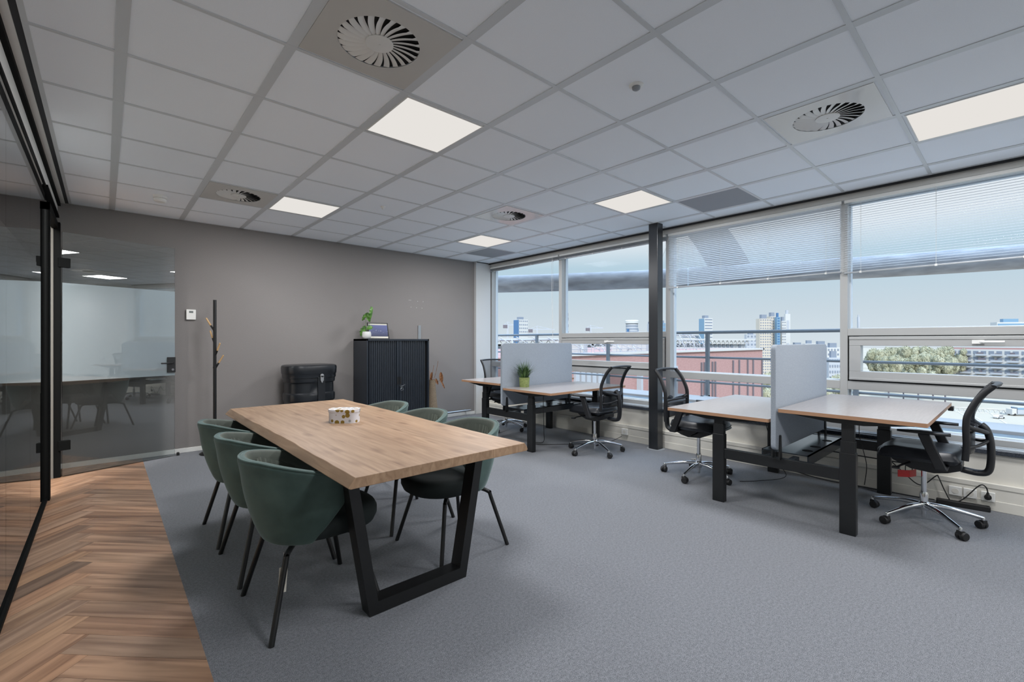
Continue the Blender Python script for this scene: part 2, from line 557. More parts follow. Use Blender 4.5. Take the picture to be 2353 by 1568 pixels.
# floor: herringbone planks
def herringbone():
    W, n = 0.125, 5
    L = W * n
    me = bpy.data.meshes.new('floor_planks')
    bm = bmesh.new()
    uvl = bm.loops.layers.uv.new('UVMap')
    cl = bm.loops.layers.color.new('plank')
    rnd = random.Random(3)
    x0v = -0.05 + L * math.sqrt(0.5)
    g = 0.0006
    def put(ax, ay, w, h):
        cx_, cy_ = (ax + w / 2) * 0.7071 - (ay + h / 2) * 0.7071 + x0v, (ax + w / 2) * 0.7071 + (ay + h / 2) * 0.7071
        if not (-3.2 < cx_ < 0.9 and -2.6 < cy_ < 7.3):
            return
        q = [(ax + g, ay + g), (ax + w - g, ay + g), (ax + w - g, ay + h - g), (ax + g, ay + h - g)]
        vv = [bm.verts.new((p[0] * .7071 - p[1] * .7071 + x0v, p[0] * .7071 + p[1] * .7071, 0.0)) for p in q]
        f = bm.faces.new(vv)
        t = rnd.uniform(0.86, 1.04)
        if rnd.random() < 0.12: t *= 0.86
        wm = rnd.uniform(-0.03, 0.03)
        ou, ov = rnd.uniform(0, 50), rnd.uniform(0, 50)
        for lp, p in zip(f.loops, q):
            u_, v_ = (p[0] - ax, p[1] - ay)
            if w < h: u_, v_ = v_, u_
            lp[uvl].uv = (u_ + ou, v_ + ov)
            lp[cl] = (t + wm, t, t - wm, 1)
    for b in range(-8, 9):
        for k in range(-60, 80):
            ox, oy = k * W + b * L, k * W - b * L
            put(ox, oy, L, W)
            put(ox, oy + W, W, L)
    for co, no in (((XCE, 0, 0), (1, 0, 0)), ((-3, 0, 0), (-1, 0, 0)), ((0, YB, 0), (0, 1, 0)), ((0, -2.5, 0), (0, -1, 0))):
        bmesh.ops.bisect_plane(bm, geom=bm.verts[:] + bm.edges[:] + bm.faces[:], plane_co=co, plane_no=no, clear_outer=True)
    for f in bm.faces:
        if f.normal.z < 0: f.normal_flip()
    bm.to_mesh(me); bm.free()
    me.materials.append(M['plank'])
    o = bpy.data.objects.new('floor', me)
    col.objects.link(o)
    return struct(o)
herringbone()
struct(MB().box(-3, XCE, YS, YB, -0.03, -0.004).build('floor', mat('plank_joint', s2l(96, 72, 56), 0.8)))

# back wall, baseboards
struct(MB().box(-3.2, 4.92, YB, YB + 0.15, -0.02, 3.9).build('wall_back', M['wall']))
struct(MB().box(-3.0, 4.90, YB - 0.012, YB, 0, 0.052).build('baseboard_back', M['white_gloss'], bevel=0.003))
pil = MB().box(4.90, 5.235, YB - 0.05, YB + 0.1, 0, H - 0.005).box(4.90, 4.915, YB - 0.056, YB - 0.04, 0, H - 0.005)
struct(pil.build('trim_1', mat('pilaster_paint', s2l(202, 203, 202), 0.5), bevel=0.004))
struct(MB().box(5.235, 5.40, YB - 0.01, YB + 0.12, -0.02, 2.9).build('wall_corner', M['alu_out']))
# wall behind the camera, corridor walls, corridor ceiling
struct(MB().box(-3.2, 5.6, YS - 0.15, YS, -0.02, 3.6).build('wall_rear', M['wall_white']))
struct(MB().box(-3.2, -3.0, YS, YB, -0.02, 3.9).build('wall_corridor', M['wall_white']))
struct(MB().box(-3.2, -0.40, YS, YB + 0.15, 3.6, 3.75).build('ceiling_corridor', mat('dark_corridor_ceiling', s2l(70, 78, 76), 0.9)))
# roof over everything (keeps the sun out of the plenum; unseen height added to shade the tube outside)
struct(MB().box(-3.4, 5.75, YS - 0.3, YB + 0.3, 3.76, 7.0).build('roof', M['wall_white']))
struct(MB().box(-0.42, 5.5, YS, YB + 0.02, 2.80, 2.84).build('ceiling_slab', M['void']))

# suspended ceiling: tile field and T-grid
GX = [0.06 + 0.603 * k for k in range(0, 9)]
GY = [0.505 + 0.603 * j for j in range(-7, 10)]
struct(MB().box(-0.272, 5.19, YS, YB, H, H + 0.02).build('ceiling', M['ceiling_tile']))
g = MB()
for x in GX:
    g.box(x - 0.024, x + 0.024, YS, YB, H - 0.004, H + 0.001)
for y in GY:
    if y < YB:
        g.box(-0.272, 5.19, y - 0.011, y + 0.011, H - 0.0045, H + 0.001)
g.box(-0.272, -0.25, YS, YB, H - 0.004, H + 0.001)
g.box(5.165, 5.19, YS, YB, H - 0.004, H + 0.001)
g.box(-0.272, 5.19, YB - 0.018, YB, H - 0.004, H + 0.001)
struct(g.build('ceiling_grid', M['tee']))
# shadow gap along the window side and the glass wall
struct(MB().box(5.19, 5.204, YS, YB, H - 0.024, H + 0.06).box(-0.298, -0.272, YS, YB, H - 0.002, H + 0.06).build('trim_2', M['gasket']))
struct(MB().box(4.915, 5.235, YB - 0.062, YB - 0.05, H - 0.012, H).build('trim_3', M['gasket']))

# ------------------------------------------------------------------ window wall
ZT = [0.455, 0.53]
MULL = [YB - 0.04, 4.745, 2.94, 1.123, -0.70]
# parapet with cream panels, cable duct, stone sill
struct(MB().box(5.08, 5.52, -0.73, YB - 0.05, -0.02, 0.425).build('wall_window', M['radiator']))
wd = MB().box(5.045, 5.08, YS, YB - 0.05, 0.0, 0.205).box(5.04, 5.046, YS, YB - 0.05, 0.0, 0.078)
wd.box(5.04, 5.046, YS, YB - 0.05, 0.168, 0.205)
struct(wd.build('trim_4', M['radiator'], bevel=0.004))
struct(MB().box(5.055, 5.262, -0.73, YB - 0.05, 0.425, 0.46).build('windowsill', M['sill'], bevel=0.003))
struct(MB().box(5.12, 5.14, -0.73, YB - 0.05, 0.46, 0.468).box(5.19, 5.20, -0.73, YB - 0.05, 0.46, 0.47).build('trim_5', M['alu_out']))
# head panel above the windows
struct(MB().box(5.245, 5.42, -0.73, YB - 0.03, 2.635, 2.9).build('trim_6', M['white_gloss']))
struct(MB().box(5.30, 5.5, -0.73, YB - 0.03, 0.426, 0.455).build('wall_outer', M['radiator']))
# mullions
for k, y in enumerate(MULL):
    w = 0.03
    mb = MB().box(XW, XW + 0.13, y - w, y + w, 0.455, 2.66)
    mb.box(XW + 0.08, XW + 0.135, y - w - 0.012, y + w + 0.012, 0.455, 2.66, 1)
    struct(mb.build('trim_%d' % (7 + k), [M['alu'], M['alu_out']], bevel=0.003))

def win(n, ya, yb, hopper):
    """one bay between mullions; ya<yb"""
    a, b = ya + 0.03, yb - 0.03
    root = thing('window_%d' % n, None, None, (XW, a, 0.455), kind='structure')
    L = b - a
    fr = MB()
    fr.box(0, 0.13, 0, L, 0, 0.06)                                   # bottom rail
    fr.box(0, 0.13, 0, L, 2.60 - 0.455, 2.66 - 0.455)                # head
    lo0, lo1 = 0.838 - 0.455, 0.918 - 0.455
    fr.box(0, 0.13, 0, L, lo0, lo1)
    if hopper:
        fr.box(0, 0.13, 0, L, 1.345 - 0.455, 1.412 - 0.455)
    fr.build('window_frame', M['alu'], root, bevel=0.003)
    gs = MB()
    for z0, z1 in (((0.06, lo0), (lo1, 1.345 - .455), (1.412 - .455, 2.60 - .455)) if hopper else ((0.06, lo0), (lo1, 2.60 - .455))):
        if hopper and z0 == lo1: continue
        for p in ((0, 0.008), (L - 0.008, L)):
            gs.box(0.085, 0.13, p[0], p[1], z0, z1)
        gs.box(0.085, 0.13, 0, L, z0, z0 + 0.008).box(0.085, 0.13, 0, L, z1 - 0.008, z1)
        MB().box(0.104, 0.110, 0.004, L - 0.004, z0 + 0.004, z1 - 0.004).build('pane', M['glass'], root)
    gs.build('gasket', M['alu_out'], root)
    if hopper:
        z0, z1 = lo1 + 0.006, 1.338 - 0.455
        MB().box(0.012, 0.1, 0.0, L, lo1, lo1 + 0.012).box(0.012, 0.1, 0, L, z1, z1 + 0.008).box(0.012, 0.1, 0, 0.01, lo1, z1).box(0.012, 0.1, L - 0.01, L, lo1, z1).build('sash_seal', M['gasket'], root)
        s_ = MB()
        pz0, pz1 = 1.012 - 0.455, 1.252 - 0.455
        py0, py1 = 0.10, L - 0.10
        z0 += 0.008
        s_.box(-0.012, 0.1, 0.014, L - 0.014, z0, pz0).box(-0.012, 0.1, 0.014, L - 0.014, pz1, z1 - 0.002)
        s_.box(-0.012, 0.1, 0.014, py0, pz0, pz1).box(-0.012, 0.1, py1, L - 0.014, pz0, pz1)
        s_.box(-0.018, -0.012, 0.014, L - 0.014, z0, z0 + 0.02).box(-0.018, -0.012, 0.014, L - 0.014, z1 - 0.03, z1 - 0.002)
        sash = s_.build('sash', M['alu'], root, bevel=0.004)
        MB().box(0.03, 0.036, py0, py1, pz0, pz1).build('pane', M['glass'], sash)
        h = MB().box(-0.03, -0.012, L * 0.5 - 0.02, L * 0.5 + 0.05, z1 - 0.065, z1 - 0.035)
        h.tube([(-0.03, L * 0.5 + 0.0, z1 - 0.05), (-0.05, L * 0.5 - 0.01, z1 - 0.05), (-0.05, L * 0.5 - 0.13, z1 - 0.05)], 0.009, 8)
        h.build('window_handle', M['white_gloss'], sash, smooth=40)
    return root
win(1, MULL[1], MULL[0], False)
win(2, MULL[2], MULL[1], True)
win(3, MULL[3], MULL[2], False)
win(4, MULL[4], MULL[3], True)
struct(MB().box(5.08, 5.5, YS, -0.73, -0.02, 2.9).build('wall_window', M['wall_white']))

# venetian blinds hanging in front of the mullions
def blind(ya, yb, bottom, tilt, label, stacked=False, top=2.625):
    L = yb - ya
    b = thing('venetian_blind', label, 'blind', (5.226, ya, top), group=None)
    MB().box(-0.014, 0.016, 0, L, -0.028, 0).build('headrail', M['white_gloss'], b, bevel=0.002)
    s_ = MB()
    if stacked:
        zb = bottom - top
        n = 22
        for i in range(n):
            z = -0.03 - (abs(zb) - 0.045) * i / (n - 1)
            s_.add([(-0.0125, 0.004, z), (0.0125, 0.004, z - 0.0005), (0.0125, L - 0.004, z - 0.0005), (-0.0125, L - 0.004, z)], [(0, 1, 2, 3)])
    else:
        zb = bottom - top
        pitch = 0.0212
        n = int((abs(zb) - 0.05) / pitch)
        t = R(tilt)
        for i in range(n):
            z = -0.042 - pitch * i
            prof = []
            for k in range(4):
                u = (k / 3 - 0.5) * 0.025
                v = 0.0016 * (1 - (2 * k / 3 - 1) ** 2)
                prof.append((u * math.cos(t) - v * math.sin(t), z + u * math.sin(t) + v * math.cos(t)))
            vs_ = [(p[0], 0.004, p[1]) for p in prof] + [(p[0], L - 0.004, p[1]) for p in prof]
            s_.add(vs_, [(0, 1, 5, 4), (1, 2, 6, 5), (2, 3, 7, 6)])
    s_.build('slats', M['slat'], b, smooth=60)
    MB().box(-0.014, 0.014, 0, L, zb, zb + 0.014).build('bottom_rail', M['blind_rail'], b, bevel=0.003)
    c = MB()
    for f in (0.07, 0.36, 0.64, 0.93):
        c = MB()
        for x in (-0.0135, 0.0135):
            c.tube([(x, L * f, -0.02), (x, L * f, zb + 0.01)], 0.0008, 4)
        c.box(-0.0165, 0.0165, L * f - 0.008, L * f + 0.008, zb - 0.002, zb + 0.016)
        c.build('ladder_cord', M['cord'], b)
    return b
blind(4.76, YB - 0.06, 2.545, 0, 'blind gathered up into a stack above the window beside the back wall', True)
blind(2.955, 4.735, 2.545, 0, 'blind gathered up into a stack above the window behind the black column', True)
blind(1.135, 2.92, 1.945, -27, 'half-closed light grey venetian blind over the window beside the black column')
blind(-0.66, 1.112, 1.93, 4, 'light venetian blind with open slats above the long tilting sash window')
# pull cords
for (y, z1, lb) in ((4.86, 1.25, 'pair of thin blind cords hanging down in front of the window beside the back wall'),
                    (2.915, 2.2, 'thin blind cord looped around the black column beside the window')):
    p = [(5.206, y, 2.60), (5.206, y, 2.0), (5.206, y - 0.004, z1)] if z1 < 2 else [(5.21, 2.90, 2.60), (5.12, 2.93, 2.35), (5.0, 2.99, 2.16), (4.862, 2.995, 2.36), (4.862, 2.99, 2.38)]
    q = MB().tube(chain(p), 0.0016, 5)
    if z1 < 2:
        q.tube(chain([(5.206, y + 0.03, 2.60), (5.206, y + 0.025, 2.0), (5.206, y, z1)]), 0.0016, 5)
    tag(q.build('blind_cord', M['cord']), lb, 'cord')

# black steel column
cb_ = thing('steel_column', 'black square steel column standing in front of the windows from floor to ceiling', 'column', (4.93, 2.92, 0))
MB().box(-0.06, 0.06, -0.06, 0.06, 0.006, 2.70).build('shaft', M['black_gloss'], cb_, bevel=0.006)
MB().lathe([(0.105, 0), (0.105, 0.005), (0.098, 0.006)], n=28).build('floor_collar', M['grille_grey'], cb_, smooth=30)

# ------------------------------------------------------------------ ceiling fittings
lights = [((1.266 + 1.869) / 2, GY[GY.index(min(GY, key=lambda v: abs(v - 2.314)))] + 0.3015)]
def cell(x0, y0):
    return (x0 + 0.3015, y0 + 0.3015)
Ls = []
for k in (2, 6):
    for y0 in (4.725, 2.314, -0.098, -2.51):
        Ls.append(cell(GX[k], y0))
lab = {(2, 4.725): 'square ceiling light near the back wall beside the round vent and wall',
       }
names = ['square ceiling light panel beside the dull swirl vent near the taupe wall',
         'large square ceiling light panel above the dining table',
         'square ceiling light panel over the planked walkway behind the camera',
         'square ceiling light panel farther behind the camera near the glass partition',
         'small far square ceiling light panel above the desk pair in the window corner',
         'square ceiling light panel above the desks beside the grey ceiling tile and black column',
         'square ceiling light panel cut by the picture edge near the windows',
         'square ceiling light panel behind the camera near the windows']
for (lx, ly), nm in zip(Ls, names):
    t = thing('ceiling_light', nm, 'ceiling light', (lx, ly, H - 0.001), group=None)
    w = 0.2775
    f = MB()
    for a in (-1, 1):
        f.box(min(a * w, a * (w - 0.008)), max(a * w, a * (w - 0.008)), -w, w, -0.006, 0.001)
        f.box(-w + 0.008, w - 0.008, min(a * w, a * (w - 0.008)), max(a * w, a * (w - 0.008)), -0.006, 0.001)
    f.build('panel_frame', M['blade'], t)
    MB().box(-w + 0.008, w - 0.008, -w + 0.008, w - 0.008, -0.0045, 0.0005).build('light_diffuser', M['panel'], t)
    ld = bpy.data.lights.new('panel_glow', 'AREA')
    ld.shape = 'SQUARE'; ld.size = 0.53; ld.energy = PANEL_WATT; ld.color = (0.985, 0.985, 1.0)
    lo = bpy.data.objects.new('panel_glow', ld)
    col.objects.link(lo)
    lo.parent = t
    lo.location = (0, 0, -0.010)

def vent(x, y, label, glossy):
    v = thing('swirl_vent', label, 'ceiling vent', (x, y, H), group='round swirl vents in the ceiling')
    w = 0.277
    hole = 0.186
    n = 48
    # square plate with a round opening
    pts_o, pts_i = [], []
    for k in range(n):
        a = 2 * PI * k / n
        c, s = math.cos(a), math.sin(a)
        m_ = max(abs(c), abs(s))
        pts_o.append((w * c / m_, w * s / m_, -0.0065))
        pts_i.append((hole * c, hole * s, -0.0065))
    mb = MB().add(pts_o + pts_i, [(k, (k + 1) % n, n + (k + 1) % n, n + k) for k in range(n)])
    top = [(p[0], p[1], -0.0005) for p in pts_o]
    mb.add(pts_o + top, [(k, (k + 1) % n, n + (k + 1) % n, n + k) for k in range(n)])
    mb.build('face_plate', M['sheet'] if glossy else M['plate_matt'], v)
    MB().lathe([(hole, -0.0012), (hole, -0.0006)], n=40).build('opening', M['void'], v)
    bl = MB()
    nb = 24
    for k in range(nb):
        a0 = 2 * PI * k / nb
        def fn(u, t, a0=a0):
            r_ = 0.062 + (hole - 0.062) * t
            sw = 0.16 * (t ** 1.4)
            half = (PI / nb) * (1.0 - 0.42 * t)
            a = a0 + sw + (u * 2 - 1) * half
            z = -0.0045 - (0.006 * (0.2 + t)) * (1 - u) + 0.0025 * u
            if t > 0.99: z = -0.0055 + 0.003 * u
            return (r_ * math.cos(a), r_ * math.sin(a), z)
        bl.grid(fn, 3, 8)
    bl.lathe([(0.064, -0.004), (0.064, -0.0085), (0.058, -0.0095), (0.001, -0.0095)], n=32)
    bl.lathe([(0.005, -0.0095), (0.005, -0.0125), (0.003, -0.013)], n=12)
    bl.build('swirl_blades', M['blade'], v, smooth=40)
    return v
M['plate_matt'] = mat('beige_grey_plate', s2l(196, 194, 188), 0.28)
vent(GX[1] + 0.3015, GY[9] + 0.3015, 'large round swirl vent in a plain plate above the dining table walkway', False)
vent(GX[1] + 0.3015, 4.726 + 0.3015, 'round swirl vent in a dull plate between the smoke detector and a light', False)
vent(GX[5] + 0.3015, 3.52 + 0.3015, 'small round swirl vent in a shiny plate above the desk with the green plant', True)
vent(GX[5] + 0.3015, 0.505 + 0.3015, 'round swirl vent in a shiny reflecting plate beside the cut-off window-side light', True)

for (y0, lb) in ((1.711, 'dark grey perforated ceiling panel beside the light near the black column'),
                 (5.329, 'grey perforated ceiling panel next to the small far light in the window corner')):
    x0 = GX[7]
    o = MB().box(x0 + 0.026, x0 + 0.577, y0 + 0.013, y0 + 0.59, H - 0.004, H + 0.0005).build('air_grille', M['grille_grey'])
    tag(o, lb, 'ceiling panel', 'grey perforated ceiling panels')

def sensor(x, y, label, small):
    r_ = 0.032 if not small else 0.02
    t = thing('motion_sensor', label, 'sensor', (x, y, H))
    MB().lathe([(r_ * 1.25, 0), (r_ * 1.2, -0.006), (r_, -0.01)], n=24).build('sensor_ring', M['white_gloss'], t, smooth=40)
    MB().lathe([(r_ * 0.72, -0.009), (r_ * 0.66, -0.022), (r_ * 0.4, -0.028), (0.002, -0.030)], n=20).build('sensor_lens', M['grille_grey'] if not small else M['white_gloss'], t, smooth=50)
sensor(2.175, 1.407, 'round white motion sensor with grey lens on the ceiling between the large and shiny vents', False)
sensor(2.168, 4.443, 'tiny white ceiling sensor near the middle of the far ceiling tiles', True)
t = thing('smoke_detector', 'white cylindrical smoke detector on the ceiling near the glass door', 'smoke detector', (0.401, 5.55, H))
MB().lathe([(0.055, 0), (0.055, -0.022), (0.052, -0.026)], n=28).build('detector_base', M['white_gloss'], t, smooth=30)
MB().lathe([(0.044, -0.026), (0.050, -0.030), (0.050, -0.05), (0.04, -0.06), (0.002, -0.062)], n=28).build('detector_head', M['white_gloss'], t, smooth=30)

# ------------------------------------------------------------------ glass partition on the corridor side
struct(MB().box(-0.345, -0.298, YS, YB, H - 0.01, H + 0.05).build('wall_header', M['white_gloss']))
struct(MB().box(-0.36, -0.330, YS, YB, 2.66, 2.70).build('trim_14', M['black_frame']))
struct(MB().box(-0.37, -0.352, YS, YB, 2.56, 2.9).box(-0.42, -0.37, YS, YB, 2.75, 3.6).build('wall_partition', M['wall_white']))
gw = thing('window_7', None, None, (XG - 0.02, -3.5, 0), kind='structure')
GY0, GY1 = 0.0, 5.24 + 3.5
fr = MB().box(-0.012, 0.022, GY0, GY1, 0.0, 0.022).box(0.0, 0.014, GY0, GY1, 2.540, 2.56)
fr.build('window_frame', M['black_frame'], gw)
for a in range(0, 9):
    ya, yb = GY0 + a * 0.97, min(GY0 + (a + 1) * 0.97, GY1)
    if yb - ya < 0.05: continue
    pn = MB().box(0.0, 0.008, ya, yb - 0.003, 0.022, 2.535).build('pane', M['glass_in'], gw)
    MB().box(0.0085, 0.0092, ya, yb - 0.003, 0.905, 1.85).build('frosted_band', M['frost'], pn)

# door opening frame, far part of the partition
df = MB()
df.box(-0.376, -0.33, 5.25, 5.33, 0, 2.42)
df.box(-0.358, -0.312, 6.07, 6.14, 0, 2.42)
df.box(-0.372, -0.328, 5.25, 6.14, 2.36, 2.42)
struct(MB().box(-0.47, -0.359, 6.08, 6.16, 0, 2.42).build('trim_17', mat('door_reveal', s2l(112, 111, 106), 0.9)))
dj = thing('door_1', None, None, (-0.30, 6.08, 0), R(16.8), kind='structure')
# moved into the door's own frame below
inv = Matrix.Translation((-0.30, 6.08, 0)) @ Matrix.Rotation(R(16.8), 4, 'Z')
df.xf(inv.inverted())
df.build('door_frame', M['black_frame'], dj)
fill = MB().box(-0.37, -0.362, 6.17, YB, 0.02, 2.56).box(-0.37, -0.362, 5.25, YB, 2.42, 2.56)
struct(fill.build('window_8', M['glass_in']))
struct(MB().box(-0.375, -0.34, 6.17, YB, 0.0, 0.02).box(-0.375, -0.34, 5.25, YB, 2.54, 2.56).build('trim_15', M['black_frame']))
leafW = 0.928
leaf = MB().box(0.0, leafW, -0.004, 0.004, 0.012, 2.335).build('door_leaf', M['leaf_glass'], dj)
MB().box(0.0, leafW, -0.0052, -0.0044, 0.91, 1.85).build('frosted_band', M['frost'], leaf)
for z in (0.30, 2.04):
    MB().box(-0.03, 0.055, -0.022, 0.022, z - 0.045, z + 0.045).build('hinge', M['black_frame'], dj, bevel=0.003)
hp = MB().box(leafW - 0.075, leafW + 0.002, -0.022, 0.022, 0.945, 1.115)
lock = hp.build('lock_box', M['black'], dj, bevel=0.003)
hd = MB()
for sgn in (-1, 1):
    hd.tube([(leafW - 0.035, sgn * 0.02, 1.05), (leafW - 0.035, sgn * 0.055, 1.05), (leafW - 0.05, sgn * 0.06, 1.05), (leafW - 0.15, sgn * 0.06, 1.05)], 0.008, 10)
hd.build('door_handle', M['black'], lock, smooth=50)
MB().lathe([(0.013, -0.028), (0.013, -0.022)], c=(leafW - 0.028, 0, 0.975), axis='y', n=16).build('key_cylinder', M['chrome'], lock, smooth=40)
tag(MB().lathe([(0.014, 0.0), (0.014, 0.03), (0.010, 0.036)], n=16).build('door_stop', M['black'], loc=(0.62, 6.36, 0), smooth=30),
    'small black door stop on the floor below the free edge of the glass door', 'door stop')

# corridor: flexible silver duct and a lamp bar under the dark ceiling
dc = MB()
pts = [(-0.95, 6.1, 3.25), (-0.9, 5.0, 3.1), (-0.85, 4.0, 3.1), (-0.95, 2.5, 3.2), (-1.1, 0.5, 3.25), (-1.1, -1.5, 3.25)]
cp = chain(pts, 40)
dc.tube(cp, [0.16 + (0.008 if i % 2 else 0) for i in range(len(cp))], 16)
tag(dc.build('air_duct', M['steel'], smooth=60), 'ribbed silver air duct under the dark corridor ceiling behind the glass partition', 'duct')
for (x, y) in ((-1.0, 5.6), (-1.0, 4.4)):
    cl_ = thing('corridor_light', 'slim light bar hung under the dark corridor ceiling' + (' next to the end wall' if y > 5 else ' before the one at the end wall'), 'light', (x, y, 2.78))
    MB().box(-0.5, 0.5, -0.03, 0.03, 0.0, 0.05).build('light_housing', M['white_gloss'], cl_)
    MB().box(-0.48, 0.48, -0.022, 0.022, -0.008, 0.0).build('light_diffuser', M['panel'], cl_)
    for x_ in (-0.4, 0.4):
        MB().tube([(x_, 0, 0.05), (x_, 0, 0.82)], 0.003, 5).build('hanger_wire', M['black'], cl_)
ld = bpy.data.lights.new('corridor_glow', 'AREA'); ld.shape = 'RECTANGLE'; ld.size = 1.0; ld.size_y = 0.3; ld.energy = 120; ld.color = (1, 0.98, 0.96)
lo = bpy.data.objects.new('corridor_glow', ld); col.objects.link(lo); lo.location = (-1.0, 4.4, 2.765); 

# ------------------------------------------------------------------ dining table
TX0, TX1, TY0, TY1 = 0.703, 1.665, 1.735, 4.16
tb = thing('dining_table', 'solid oak dining table with a slanted live edge and black metal frame legs', 'table', ((TX0 + TX1) / 2, (TY0 + TY1) / 2, 0))
cx, cy = (TX0 + TX1) / 2, (TY0 + TY1) / 2
mb = MB()
rnd = random.Random(5)
N = 60
ph = [rnd.uniform(0, 6) for _ in range(6)]
def edge(t, s):
    y = t * (TY1 - TY0)
    return 0.004 * math.sin(y * 4 + ph[0] + s) + 0.002 * math.sin(y * 11 + ph[1] * (1 + s)) + 0.0015 * math.sin(y * 27 + ph[2] + 2 * s)
rows = []
for i in range(N + 1):
    t = i / N
    y = TY0 + t * (TY1 - TY0) - cy
    a, b = edge(t, 0), edge(t, 1.3)
    k = 0.034
    xl, xr = TX0 - cx, TX1 - cx
    rows.append([(xl + k + a, y, 0.76), (xr - k * 0.75 - b, y, 0.76), (xr - b * 0.3 - 0.006, y, 0.738), (xr - b * .2, y, 0.722), (xr - 0.01, y, 0.716),
                 (xl + 0.01, y, 0.716), (xl + a * .2, y, 0.722), (xl + 0.5 * a + 0.008, y, 0.732)])
vv = [p for r_ in rows for p in r_]
ff = []
for i in range(N):
    for k in range(8):
        ff.append((i * 8 + k, i * 8 + (k + 1) % 8, (i + 1) * 8 + (k + 1) % 8, (i + 1) * 8 + k))
ff.append(tuple(range(8))); ff.append(tuple(N * 8 + k for k in range(8)))
mb.add(vv, ff)
mb.build('tabletop', M['oak'], tb, smooth=35, bevel=0.002)
def frame_leg(yc):
    m_ = MB()
    t = 0.06
    B0, B1, T0, T1 = 0.926 - cx, 1.479 - cx, 0.808 - cx, 1.612 - cx
    z1 = 0.716
    y0, y1 = yc - cy, yc - cy + 0.085
    def px(z, side):
        return (B0 + (T0 - B0) * z / z1) if side < 0 else (B1 + (T1 - B1) * z / z1)
    outer = [(B0, 0), (B1, 0), (T1, z1), (T0, z1)]
    th = t * 0.85
    poly = [(B0, 0.0), (B1, 0.0), (px(z1, 1), z1), (px(z1, 1) - th, z1), (px(t, 1) - th, t), (px(t, -1) + th, t), (px(z1, -1) + th, z1), (px(z1, -1), z1)]
    n = len(poly)
    vs_ = [(a, y0, b) for a, b in poly] + [(a, y1, b) for a, b in poly]
    quads = [(0, 1, 4, 5), (1, 2, 3, 4), (5, 6, 7, 0)]
    fs_ = [q for q in quads] + [tuple(i + n for i in q) for q in quads] + [(i, (i + 1) % n, n + (i + 1) % n, n + i) for i in range(n)]
    m_.add(vs_, fs_)
    m_.box(px(z1, -1), px(z1, 1), y0 - 0.01, y1 + 0.01, z1 - 0.006, z1)
    return m_
frame_leg(2.03).build('frame_leg', M['black'], tb)
frame_leg(3.80).build('frame_leg', M['black'], tb)

# polka dot box
def dots_mat():
    m = mat('polka_dot_card', s2l(206, 204, 208), 0.5)
    b = m.node_tree.nodes['Principled BSDF']
    tc = nd(m, 'ShaderNodeTexCoord')
    vo = nd(m, 'ShaderNodeTexVoronoi'); vo.inputs['Scale'].default_value = 27; vo.inputs['Randomness'].default_value = 0.5
    lt = nd(m, 'ShaderNodeMath', operation='LESS_THAN'); lt.inputs[1].default_value = 0.40
    mx = nd(m, 'ShaderNodeMix', data_type='RGBA'); mx.inputs[6].default_value = s2l(206, 204, 208)
    gd = nd(m, 'ShaderNodeMix', data_type='RGBA'); gd.inputs[6].default_value = s2l(134, 108, 34); gd.inputs[7].default_value = s2l(150, 152, 154)
    sp = nd(m, 'ShaderNodeSeparateColor')
    g2 = nd(m, 'ShaderNodeMath', operation='GREATER_THAN'); g2.inputs[1].default_value = 0.72
    lk(m, tc.outputs['Object'], vo.inputs[0]); lk(m, vo.outputs['Distance'], lt.inputs[0]); lk(m, lt.outputs[0], mx.inputs[0])
    lk(m, vo.outputs['Color'], sp.inputs[0]); lk(m, sp.outputs[0], g2.inputs[0]); lk(m, g2.outputs[0], gd.inputs[0])
    lk(m, gd.outputs[2], mx.inputs[7]); lk(m, mx.outputs[2], b.inputs['Base Color'])
    return m
M['dots'] = dots_mat()
def rrect(w, d, r, n=8):
    out = []
    for (sx, sy, a0) in ((1, 1, 0), (-1, 1, 90), (-1, -1, 180), (1, -1, 270)):
        for k in range(n + 1):
            a = R(a0 + 90 * k / n)
            out.append((sx * (w / 2 - r) + r * math.cos(a), sy * (d / 2 - r) + r * math.sin(a)))
    return out
bx = thing('gift_box', 'white rounded box with gold and silver polka dots on the oak dining table', 'box', (1.183, 2.983, 0.76), R(-40))
MB().prism(rrect(0.19, 0.115, 0.045), 'z', 0.0, 0.072).build('box_body', M['dots'], bx, smooth=40)
MB().prism(rrect(0.197, 0.122, 0.048), 'z', 0.068, 0.088).build('box_lid', M['dots'], bx, smooth=40, bevel=0.002)

